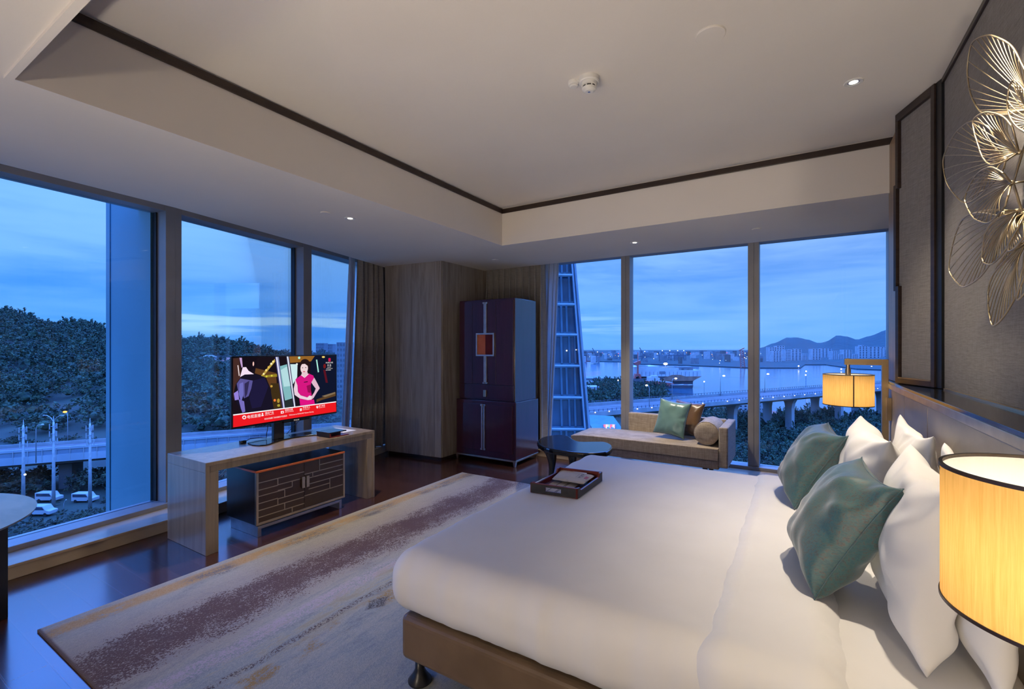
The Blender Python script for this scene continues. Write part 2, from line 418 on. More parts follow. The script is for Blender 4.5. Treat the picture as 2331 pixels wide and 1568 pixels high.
def rug_fn(nt, b):
    v = nt.coord('Object')
    s = nt.sep(v); x, y = s[0], s[1]
    wob = nt.math('SUBTRACT', nt.noise(nt.coord('Object', (.0, .8, 0)), 1.0, 3), .5)
    xs = nt.math('ADD', x, nt.math('MULTIPLY', wob, .25))
    streak = nt.noise(nt.coord('Object', (7, 1.5, 1)), 1.6, 7, .75, .6)
    fine = nt.noise(nt.coord('Object', (1, .8, 1)), 120, 2, .7)
    fuzz = nt.noise(v, 230, 2, .6)
    blot = nt.noise(nt.coord('Object', (3, 1.4, 1)), 2.2, 5, .7)
    c = nt.ramp(streak, [(.32, (.19, .23, .27)), (.44, (.33, .38, .39)), (.55, (.46, .47, .42)), (.68, (.30, .34, .39))])
    # pale cream margin on the window side, sandy wash
    yw = nt.math('MULTIPLY', nt.step(x, -2.95, -3.45), nt.step(y, .9, 3.4))
    c = nt.mix(nt.math('MULTIPLY', yw, .75), c, (.56, .44, .22, 1))
    c = nt.mix(nt.math('MULTIPLY', nt.step(x, -3.0, -3.4), nt.math('MULTIPLY', blot, .5)), c, (.50, .45, .36, 1))
    # gold ragged stripe
    def band(cx, hw, soft, base=xs):
        return nt.step(nt.math('ABSOLUTE', nt.math('SUBTRACT', base, cx)), hw + soft, hw)
    gold = nt.math('MULTIPLY', band(-3.53, .035, .05, x), nt.step(nt.math('ADD', nt.math('MULTIPLY', blot, .75), nt.math('MULTIPLY', fine, .35)), .46, .52))
    c = nt.mix(gold, c, (.60, .31, .02, 1))
    blk = nt.math('MULTIPLY', band(-3.50, .045, .05, x), nt.math('MULTIPLY', nt.step(nt.math('ADD', nt.math('MULTIPLY', streak, .5), nt.math('MULTIPLY', fine, .5)), .49, .53), nt.step(nt.noise(nt.coord('Object', (.1, 1, 0)), 1.6, 2), .42, .52)))
    c = nt.mix(blk, c, (.035, .018, .018, 1))
    # rosy halo and maroon speckled band
    halo = band(-2.98, .22, .26)
    c = nt.mix(nt.math('MULTIPLY', fine, .55), c, nt.mix(nt.step(fine, .42, .58), (.20, .24, .28, 1), (.52, .52, .46, 1)))
    c = nt.mix(nt.math('MULTIPLY', halo, .38), c, (.33, .22, .21, 1))
    dens = band(-2.95, .06, .36)
    sp = nt.math('ADD', nt.math('MULTIPLY', fine, .62), nt.math('MULTIPLY', blot, .38))
    thr = nt.math('SUBTRACT', nt.math('ADD', nt.math('MULTIPLY', dens, .27), sp), .70)
    c = nt.mix(nt.step(thr, -.018, .022), c, (.075, .020, .020, 1))
    # lilac, ochre and dark streaks on the bed side
    lil = nt.math('MULTIPLY', band(-2.53, .035, .05), nt.step(nt.math('ADD', nt.math('MULTIPLY', streak, .4), nt.math('MULTIPLY', fine, .6)), .47, .53))
    c = nt.mix(lil, c, (.52, .45, .55, 1))
    och = nt.math('MULTIPLY', band(-2.22, .03, .07), nt.step(blot, .48, .58))
    c = nt.mix(nt.math('MULTIPLY', och, nt.step(fine, .40, .50)), c, (.38, .24, .06, 1))
    och2 = nt.math('MULTIPLY', band(-2.40, .06, .12), nt.step(streak, .48, .6))
    c = nt.mix(nt.math('MULTIPLY', och2, .6), c, (.40, .34, .18, 1))
    drk = nt.math('MULTIPLY', band(-2.33, .012, .02), nt.step(fine, .5, .56))
    c = nt.mix(drk, c, (.06, .03, .03, 1))
    spot = nt.step(nt.math('ADD', nt.math('ABSOLUTE', nt.math('MULTIPLY', nt.math('ADD', x, 2.23), 1.6)), nt.math('ABSOLUTE', nt.math('SUBTRACT', y, 2.02))), .12, .07)
    c = nt.mix(nt.math('MULTIPLY', spot, nt.step(fine, .42, .5)), c, (.05, .05, .055, 1))
    # bound edge
    c = nt.mix(nt.step(x, -3.625, -3.64), c, (.50, .46, .40, 1))
    c = nt.mix(nt.step(y, .845, .83), c, (.10, .045, .03, 1))
    c = nt.mix(nt.math('MULTIPLY', fuzz, .35), c, (.12, .11, .11, 1))
    nt.l.new(c, b.inputs['Base Color'])
    nt.l.new(nt.bump(nt.math('ADD', fuzz, fine), .5, .006), b.inputs['Normal'])
M['rug'] = mat('hand_tufted_wool', (.3, .3, .3), .95, fn=rug_fn, sheen=.2)
# ================================================================== the room shell
ZC, ZT = 2.81, 3.25            # soffit and tray ceiling heights
XW = 0.755                     # headboard wall
YG = 6.50                      # glass line of the far facade
GL = [(-4.97, -3.0), (-4.97, -1.25), (-5.02, .42), (-5.205, 2.065), (-5.545, 3.70), (-5.96, 5.25), (-6.25, 6.6)]   # curved facade, glass line
SE = [(-4.36, -3.0), (-4.37, -1.2), (-4.42, .1), (-4.485, .84), (-4.61, 1.90), (-4.95, 3.46), (-5.36, 5.0), (-5.60, 6.05)]  # soffit edge
TX, TY0, TY1 = -3.017, .603, 4.662   # tray recess

def shell(name, fn, m, **k):
    mb = MB(); fn(mb)
    return struct(obj(name, mb, m, **k))

shell('floor', lambda b: b.prism([(GL[0][0] - .1, -3.1)] + [(p[0] - .08, p[1]) for p in GL] + [(XW + .15, 6.6), (XW + .15, -3.1)], -.12, 0), M['floor'])
def _ceil(b):
    b.prism([SE[0], (TX, -3.0), (TX, 6.05), SE[-1]] + SE[-2:0:-1], ZC, ZT + .1)
    b.prism([(TX, TY1), (.9, TY1), (.9, 6.05), (TX, 6.05)], ZC, ZT + .1)
    b.prism([(TX, -3.0), (XW, -3.0), (XW, TY0), (TX, TY0)], ZC, ZT + .1)
    b.box(TX, XW, TY0, TY1, ZT, ZT + .1)
    b.prism([(p[0] - .35, p[1]) for p in GL] + [(-5.60, 6.6), SE[-1]] + SE[-2::-1], 2.95, ZT + .1)      # curtain pocket
    b.box(-5.6, .9, 6.05, YG + .35, 2.95, ZT + .1)
    b.box(TX, XW, TY0 - .028, TY0, ZC - .014, ZC)                                                        # lip of the tray
_c = shell('ceiling', _ceil, M['ceiling'])
shell('trim_1', lambda b: b.box(TX, TX + .014, TY0, TY1, 3.187, 3.24), M['dark_wood'], bevel=.003)
shell('trim_2', lambda b: b.box(TX + .014, .70, TY1 - .014, TY1, 3.187, 3.24), M['dark_wood'], bevel=.003)
shell('trim_3', lambda b: b.box(XW - .014, XW, TY0, 3.86, 3.218, ZT), M['dark_wood'], bevel=.004)
shell('wall_right', lambda b: b.box(XW, XW + .2, -3.0, 4.70, 0, ZT).box(.835, XW + .2, 4.70, 6.7, 0, ZT), M['linen_wall'])
shell('wall_rear', lambda b: b.box(-5.2, XW, -3.12, -3.0, 0, ZT), M['shell'])

# stone-clad pier in the far corner, veneered, with shadow joints
def _pier(b):
    P0, P1, P2 = (-5.29, 4.955), (-4.275, 5.045), (-4.262, 6.2)
    b.prism([P0, P1, P2, (-5.29, 6.2)], .05, 2.83, 0)
    def planks(a, c, us):
        a = Vector((*a, 0)); c = Vector((*c, 0)); d = (c - a); n = Vector((d.y, -d.x, 0)).normalized() * .012
        for s, e in zip(us[:-1], us[1:]):
            p = a + d * (s + .0016); q = a + d * (e - .0016)
            pts = [(p.x, p.y), (q.x, q.y), (q.x + n.x, q.y + n.y), (p.x + n.x, p.y + n.y)]
            b.prism(pts, .05, 2.81, 0)
    planks(P0, P1, [0, .265, .885, 1.0]); planks(P1, P2, [0, .11, .55, 1.0])
    b.prism([(-5.27, 5.0), (-4.3, 5.07), (-4.29, 6.1), (-5.27, 6.1)], 0, .05, 1)
shell('wall_pier', lambda b: _pier(b), [M['ash'], M['dark_wood']])

mb = MB(); mb.prism([(-6.25, 5.16), (-5.275, 5.10), (-5.275, 6.45), (-6.25, 6.45)], 0, 2.95); struct(obj('wall_corner', mb, M['shell']))
# ledges under the two facades (cream marble)
def _ledge(b):
    off = .52
    fr = [(p[0] + off, p[1]) for p in GL[:6]]
    fr[2] = (-4.575, .30); fr[3] = (-4.68, 2.065); fr[4] = (-5.02, 3.70); fr[5] = (-5.40, 5.1)
    for i in range(5):
        g0, g1, a, c = GL[i], GL[i + 1], fr[i], fr[i + 1]
        b.prism([g0, a, c, g1], 0, .085); 
        b.prism([g0, (a[0] + .012, a[1]), (c[0] + .012, c[1]), g1], .085, .106)
shell('trim_4', _ledge, M['stone'], bevel=.004)
def _ledge2(b):
    b.box(-4.4, .835, 6.02, YG, 0, .085); b.box(-4.4, .835, 6.008, YG, .085, .106)
shell('trim_5', _ledge2, M['stone'], bevel=.004)

# ------------------------------------------------------------------ windows
def facet_window(n, a, c, mull_at_end=True):
    a = Vector((*a, 0)); c = Vector((*c, 0)); d = (c - a).normalized(); nin = Vector((d.y, -d.x, 0))   # towards the room
    if nin.dot(Vector((-1, 2, 0)) - a) < 0: nin = -nin
    w = struct(empty('window_%d' % n, a))
    up = Vector((0, 0, 1))
    def slab(p, q, z0, z1, n0, n1):
        mb = MB(); P = [p + nin * n0, q + nin * n0, q + nin * n1, p + nin * n1]
        mb.hexa([v + up * z0 for v in P], [v + up * z1 for v in P]); return mb
    obj('sill_frame', slab(a, c, .106, .146, -.06, .19), M['alu'], w, bevel=.003)
    obj('head_frame', slab(a, c, 2.875, 2.95, -.06, .15), M['alu'], w, bevel=.003)
    obj('pane', slab(a + d * .06, c - d * .06, .146, 2.875, -.012, .012), M['glass'], w)
    if mull_at_end:
        hw = .062
        mb = slab(c - d * (hw + .016), c + d * .006, .146, 2.95, -.05, .155); 
        mb2 = slab(c + d * .006, c + d * hw, .146, 2.95, -.05, .152)
        mb.v += mb2.v; mb.f += [tuple(i + 8 for i in f) for f in mb2.f]; mb.m += mb2.m
        obj('mullion', mb, M['alu'], w, bevel=.002)
        g = slab(c - d * (hw + .030), c - d * (hw + .016), .146, 2.88, -.04, .02)
        obj('gasket', g, M['alu_dark'], w)
    return w
for i in range(6):
    facet_window(i + 1, GL[i], GL[i + 1], i < 5)

def back_window(n, x0, x1, mull):
    w = struct(empty('window_%d' % n, (x0, YG, 0)))
    def bx(xa, xb, ya, yb, za, zb): mb = MB(); mb.box(xa, xb, ya, yb, za, zb); return mb
    obj('sill_frame', bx(x0, x1, YG - .15, YG + .06, .106, .146), M['alu'], w, bevel=.003)
    obj('head_frame', bx(x0, x1, YG - .12, YG + .06, 2.875, 2.95), M['alu'], w, bevel=.003)
    obj('pane', bx(x0 + .03, x1 - .03, YG - .012, YG + .012, .146, 2.875), M['glass'], w)
    if mull:
        mb = bx(mull - .061, mull + .004, YG - .125, YG + .05, .146, 2.95); mb.box(mull + .004, mull + .061, YG - .12, YG + .05, .146, 2.95)
        obj('mullion', mb, M['alu'], w, bevel=.002)
    return w
back_window(7, -5.6, -3.65, -3.65)
back_window(8, -3.65, -2.075, -2.075)
back_window(9, -2.075, -.478, -.478)
back_window(10, -.478, .835, None)
mb = MB(); mb.box(.812, .835, YG - .13, YG + .05, .106, 2.95); struct(obj('trim_6', mb, M['alu'], bevel=.002))

# veneered pier that ends the headboard wall, and the painted strip below the shelf
mb = MB(); mb.box(.600, XW, 4.245, 4.70, 1.345, 3.187); struct(obj('wall_end', mb, M['pier_wood'], bevel=.002))

# ------------------------------------------------------------------ headboard wall: upholstered panels, shelf
HB = thing('headboard', 'taupe leather wall headboard with dark shelf running behind the bed', 'headboard', (.66, 2.85, 0))
ys = [.45, 1.75, 2.40, 3.305, 3.96, 4.62]
ys = [.30, 1.10, 1.75, 3.305, 3.96, 4.64]
for y0, y1 in zip(ys[:-1], ys[1:]):
    mb = MB(); mb.box(.585, .66, y0 + .003, y1 - .003, .12, 1.285); obj('panel', mb, M['leather_taupe'], HB, bevel=.008, seg=3)
mb = MB(); mb.box(.66, XW - .002, .30, 4.64, 0, 1.30); obj('backing', mb, M['dark_wood'], HB)
mb = MB(); mb.box(.572, XW - .002, .30, 4.66, 1.325, 1.343); obj('shelf', mb, M['black_gloss'], HB, bevel=.002)
mb = MB(); mb.box(.570, .70, .30, 4.655, 1.288, 1.325); obj('shelf_edge', mb, M['champagne'], HB, bevel=.002)
mb = MB(); mb.box(XW - .016, XW - .002, .30, 3.76, 1.343, 1.352); obj('brass_strip', mb, M['bronze'], HB)

# angled linen screen panel with stepped dark frame
SP = thing('screen_panel', 'tall linen panel in a stepped dark wood frame above the headboard shelf', 'panel', (.66, 4.05, 1.343))
A0, A1 = Vector((.598, 4.25, 0)), Vector((.735, 3.862, 0))
dA = (A1 - A0).normalized(); nA = Vector((-dA.y, dA.x, 0)); 
if nA.x > 0: nA = -nA
LA = (A1 - A0).length
def spbox(s0, s1, z0, z1, n0, n1):
    mb = MB(); P = [A0 + dA * s0 + nA * n0, A0 + dA * s1 + nA * n0, A0 + dA * s1 + nA * n1, A0 + dA * s0 + nA * n1]
    mb.hexa([p + Vector((0, 0, z0)) for p in P], [p + Vector((0, 0, z1)) for p in P]); return mb
obj('cloth_panel', spbox(.0, LA, 1.38, 3.2, -.012, .0), M['linen_wall'], SP)
fr = spbox(LA - .035, LA, 1.347, 3.245, -.02, .022)
for q in (spbox(0, LA - .035, 3.19, 3.245, -.02, .022), spbox(.03, LA - .035, 1.347, 1.385, -.02, .022),
          spbox(0, .03, 2.72, 3.19, -.02, .022), spbox(-.022, .008, 2.0, 2.75, -.02, .022), spbox(0.0, .036, 1.347, 2.03, -.02, .022)):
    n0 = len(fr.v); fr.v += q.v; fr.f += [tuple(i + n0 for i in f) for f in q.f]; fr.m += q.m
obj('frame', fr, M['dark_wood'], SP, bevel=.002)
mb = spbox(.036, LA - .035, 1.383, 1.39, .0, .024); obj('brass_inlay', mb, M['bronze'], SP)
mb = spbox(LA, LA + .05, 1.347, 3.245, -.05, .012); obj('post', mb, M['black_plastic'], SP)

# ------------------------------------------------------------------ curtains
def curtain(name, path, z0, z1, folds, amp, mats, label, group=None, taper=0.0, parent=None, header=True, hem=None):
    """pleated cloth hung along a 2-D path; hem = lower path"""
    def along(P, s):
        P = [Vector((p[0], p[1], 0)) for p in P]; L = [0]
        for a, c in zip(P[:-1], P[1:]): L.append(L[-1] + (c - a).length)
        t = s * L[-1]
        for i in range(len(P) - 1):
            if t <= L[i + 1] + 1e-9:
                d = (P[i + 1] - P[i]).normalized(); return P[i] + d * (t - L[i]), Vector((-d.y, d.x, 0))
        return P[-1], Vector((0, 1, 0))
    hem = hem or path
    nu = int(folds * 14)
    ph = [random.uniform(-.5, .5) for _ in range(int(folds) + 2)]; am = [random.uniform(.65, 1.25) for _ in range(int(folds) + 2)]
    def fn(u, v):
        z = z1 + (z0 - z1) * v
        p, n = along(path, u); q, n2 = along(hem, u)
        c = p.lerp(q, min(1, v * 1.0) ** 1.2)
        k = u * folds; i = int(k); f = k - i
        phase = k + (ph[i] * (1 - f) + ph[min(i + 1, len(ph) - 1)] * f) * min(1, .2 + v)
        a = amp * (am[i] * (1 - f) + am[min(i + 1, len(am) - 1)] * f)
        a *= (.55 + .45 * min(1, v * 5)) * (1 + .35 * v)
        w = math.sin(2 * PI * phase) + .25 * math.sin(4 * PI * phase + 1.3)
        c = c + n * (a * w) + Vector((n.y, -n.x, 0)) * (a * .35 * math.sin(4 * PI * phase))
        return (c.x, c.y, z + .004 * math.sin(7 * u))
    mb = MB(); mb.grid(fn, nu, 26)
    o = obj(name, mb, mats, parent, smooth=True, solid=.003, fix=False)
    if label: tag(o, label, 'curtain', group)
    return o
def Lp(u, v, x=None, y=None, z=None): return at_y(u, v, y) if y is not None else at_x(u, v, x)
curtain('drape', [(-5.395, 4.52), (-5.40, 4.80), (-5.39, 5.08)], .112, 2.948, 6, .042, M['drape'], 'grey drape gathered at the left end of the wood pier', 'window drapes', hem=[(-5.385, 4.36), (-5.40, 4.75), (-5.39, 5.06)])
curtain('sheer_curtain', [(-5.42, 4.40), (-5.42, 4.49)], .112, 2.948, 3, .03, M['sheer'], 'narrow white voile beside the television window', 'voile curtains', hem=[(-5.405, 4.25), (-5.40, 4.33)])
curtain('drape', [(-4.30, 6.12), (-3.22, 6.12)], .112, 2.948, 10, .05, M['drape'], 'grey drape gathered behind the plum cabinet', 'window drapes', hem=[(-4.30, 6.12), (-3.20, 6.11)])
curtain('sheer_curtain', [(-3.40, 6.30), (-3.065, 6.30)], .112, 2.948, 5, .03, M['sheer'], 'white voile hanging between the plum cabinet and the glass tower view', 'voile curtains', hem=[(-3.44, 6.30), (-3.20, 6.30)])
# ================================================================== furniture and fittings
# ---- rug
mb = MB()
RX0, RX1, RY0, RY1 = -3.645, -.35, .825, 4.70
mb.grid(lambda u, v: (RX0 + (RX1 - RX0) * u, RY0 + (RY1 - RY0) * v, .012 + .0015 * math.sin(40 * u) * math.sin(37 * v)), 40, 40)
mb.box(RX0, RX1, RY0, RY1, .001, .0105)
tag(obj('rug', mb, M['rug'], smooth=False, fix=True), 'large wool rug with maroon and gold bands lying under the bed', 'rug')

# ---- waterfall desk
DX0, DX1, DY0, DY1, DZ = -4.50, -3.868, 1.800, 3.462, .712
DK = thing('desk', 'pale wood waterfall desk standing at the left windows', 'desk', ((DX0 + DX1) / 2, (DY0 + DY1) / 2, 0))
def desk_panel(x0, x1, y0, y1, z0, z1): mb = MB(); mb.box(x0, x1, y0, y1, z0, z1); return mb
obj('desktop', desk_panel(DX0, DX1, DY0, DY1, DZ - .078, DZ), M['oak'], DK, bevel=.003)
for y0, y1 in ((DY0, DY0 + .095), (DY1 - .095, DY1)):
    obj('side_panel', desk_panel(DX0, DX1, y0, y1, 0, DZ - .078), M['oak'], DK, bevel=.003)
# raised outer band along the front edge
mb = MB(); t = .028
mb.box(DX1, DX1 + .006, DY0, DY1, DZ - t, DZ); mb.box(DX1, DX1 + .006, DY0, DY0 + t, 0, DZ - t); mb.box(DX1, DX1 + .006, DY1 - t, DY1, 0, DZ - t)
obj('edge_band', mb, M['oak'], DK, bevel=.002)
tag(obj('paper_sheet', MB().hexa([(-4.33, 3.15, DZ), (-4.02, 3.19, DZ), (-4.03, 3.36, DZ), (-4.35, 3.33, DZ)], [(-4.33, 3.15, DZ + .002), (-4.02, 3.19, DZ + .002), (-4.03, 3.36, DZ + .002), (-4.35, 3.33, DZ + .002)]), M['paper_white']),
    'white sheet of paper lying on the desk by the red box', 'paper')

# ---- low cabinet under the desk
CX0, CX1, CY0, CY1 = -4.33, -3.858, 2.188, 3.07
CB = thing('cabinet', 'low brown two-door cabinet with brass lines under the pale desk', 'cabinet', ((CX0 + CX1) / 2, (CY0 + CY1) / 2, 0))
mb = MB(); mb.box(CX0, CX1 - .02, CY0, CY1, .105, .545); obj('body', mb, M['cab_black'], CB, bevel=.003)
mb = MB(); mb.box(CX0, CX1 + .004, CY0 - .004, CY1 + .004, .545, .562); obj('top', mb, M['orange_lac'], CB, bevel=.002)
mb = MB(); mb.box(CX0 + .005, CX1 - .006, CY0, CY1, .562, .5625); obj('top_inlay', mb, M['black_gloss'], CB)
mb = MB(); g = .016
mb.box(CX1 - .02, CX1 + .004, CY0 - .004, CY0 + g, .105, .545); mb.box(CX1 - .02, CX1 + .004, CY1 - g, CY1 + .004, .105, .545); mb.box(CX1 - .02, CX1 + .004, CY0 + g, CY1 - g, .105, .105 + .02)
obj('front_frame', mb, M['champagne'], CB, bevel=.002)
mid = (CY0 + CY1) / 2
L = {0: [('h', 0, 1, .80), ('h', .0, 1, .245), ('h', 0, 1, .105), ('h', 0, .40, .655), ('h', .40, 1, .665), ('h', .0, .55, .53), ('h', .40, .72, .545), ('h', 0, .4, .385), ('h', .4, 1, .37),
          ('v', .40, .655, .80), ('v', .72, .545, .665), ('v', .55, .37, .53), ('v', .40, .245, .37), ('v', .55, .105, .245), ('v', .72, 0, .105)],
     1: [('v', .37, .74, 1), ('h', .37, 1, .87), ('h', 0, 1, .74), ('h', 0, 1, .635), ('h', .12, 1, .50), ('v', .2, .635, .74), ('h', .1, .64, .39), ('h', 0, 1, .265), ('v', .64, .265, .50)]}
for k, (y0, y1) in enumerate(((CY0 + g, mid), (mid, CY1 - g))):
    a, c, z0, z1 = y0 + .0015, y1 - .0015, .127, .543
    mb = MB(); mb.box(CX1 - .02, CX1 - .001, a, c, z0, z1); dr = obj('door', mb, M['cab_brown'], CB, bevel=.001)
    mb = MB(); w = .0035
    for q in L[k]:
        if q[0] == 'h':
            zz = z0 + (z1 - z0) * q[3]; mb.box(CX1 - .001, CX1 + .0012, a + (c - a) * q[1], a + (c - a) * q[2], zz - w, zz + w)
        else:
            yy = a + (c - a) * q[1]; mb.box(CX1 - .001, CX1 + .0012, yy - w, yy + w, z0 + (z1 - z0) * q[2], z0 + (z1 - z0) * q[3])
    obj('brass_inlay', mb, M['champagne'], dr)
    yh = mid - .034 if k == 0 else mid + .010
    mb = MB(); mb.box(CX1 + .006, CX1 + .02, yh, yh + .030, .318, .418); mb.box(CX1 - .001, CX1 + .007, yh + .010, yh + .02, .33, .405)
    obj('handle', mb, M['champagne'], dr, bevel=.002)
mb = MB(); 
mb.box(CX0 + .03, CX1 - .015, CY0 + .02, CY0 + .05, 0, .09); mb.box(CX0 + .03, CX1 - .015, CY1 - .05, CY1 - .02, 0, .09)
mb.box(CX1 - .05, CX1 - .015, CY0 + .05, CY1 - .05, .065, .09); mb.box(CX0 + .03, CX0 + .06, CY0 + .05, CY1 - .05, .065, .09); mb.box(CX0 + .02, CX1 - .03, CY0 + .012, CY1 - .012, .09, .105)
obj('base_frame', mb, M['steel'], CB, bevel=.002)

# ---- television on the desk
TV = thing('television', 'flat television on a black post stand on the pale desk showing a hotel welcome page', 'television', (-4.21, 2.66, DZ))
T0, T1 = at_d(528.5, 811, 4.0), at_d(767, 807.5, 5.0)
T0 = Vector((-4.15, 2.135, 0)); T1 = Vector((-4.235, 3.268, 0))
dT = (T1 - T0).normalized(); nT = Vector((dT.y, -dT.x, 0))
if nT.x < 0: nT = -nT
WT = (T1 - T0).length; TZ0, TZ1 = .893, 1.522
def tvbox(s0, s1, z0, z1, n0, n1, mb=None):
    mb = mb or MB(); P = [T0 + dT * s0 + nT * n0, T0 + dT * s1 + nT * n0, T0 + dT * s1 + nT * n1, T0 + dT * s0 + nT * n1]
    mb.hexa([p + Vector((0, 0, z0)) for p in P], [p + Vector((0, 0, z1)) for p in P]); return mb
obj('housing', tvbox(0, WT, TZ0, TZ1, -.022, 0), M['black_plastic'], TV, bevel=.004)
obj('rear_box', tvbox(.2, WT - .2, TZ0 + .02, TZ0 + .40, -.06, -.022), M['black_plastic'], TV, bevel=.01)
bz = tvbox(0, WT, TZ1 - .012, TZ1, 0, .004); tvbox(0, WT, TZ0, TZ0 + .017, 0, .004, bz); tvbox(0, .011, TZ0 + .017, TZ1 - .012, 0, .004, bz); tvbox(WT - .011, WT, TZ0 + .017, TZ1 - .012, 0, .004, bz)
tvbox(WT * .44, WT * .70, TZ0 - .018, TZ0 + .004, -.02, .006, bz)
obj('bezel', bz, M['black_gloss'], TV, bevel=.0015)
SX0, SX1, SZ0, SZ1 = .011, WT - .011, TZ0 + .017, TZ1 - .012
# picture: flat shapes lit from within, located by a homography from the screen's four corners
src = np.array([(165, 205), (1585, 183), (1605, 962), (190, 1152)], float)
dst = np.array([(0, 1), (1, 1), (1, 0), (0, 0)], float)
Am = []; bv = []
for (x, y), (p, q) in zip(src, dst):
    Am.append([x, y, 1, 0, 0, 0, -p * x, -p * y]); bv.append(p)
    Am.append([0, 0, 0, x, y, 1, -q * x, -q * y]); bv.append(q)
hm = np.linalg.solve(np.array(Am), np.array(bv))
def scr(x, y, k=0):
    w = hm[6] * x + hm[7] * y + 1
    p, q = (hm[0] * x + hm[1] * y + hm[2]) / w, (hm[3] * x + hm[4] * y + hm[5]) / w
    p = min(1, max(0, p)); q = min(1, max(0, q))
    return T0 + dT * (SX0 + (SX1 - SX0) * p) + nT * (.0008 + .00012 * k) + Vector((0, 0, SZ0 + (SZ1 - SZ0) * q))
def ell(cx, cy, rx, ry, n=20, rot=0): return [(cx + rx * math.cos(a) * math.cos(rot) - ry * math.sin(a) * math.sin(rot), cy + rx * math.cos(a) * math.sin(rot) + ry * math.sin(a) * math.cos(rot)) for a in [2 * PI * i / n for i in range(n)]]
SCOL = {}
def sc_mat(c, s=1.0):
    if c not in SCOL: SCOL[c] = emit('screen_colour', lin(c), s)
    return SCOL[c]
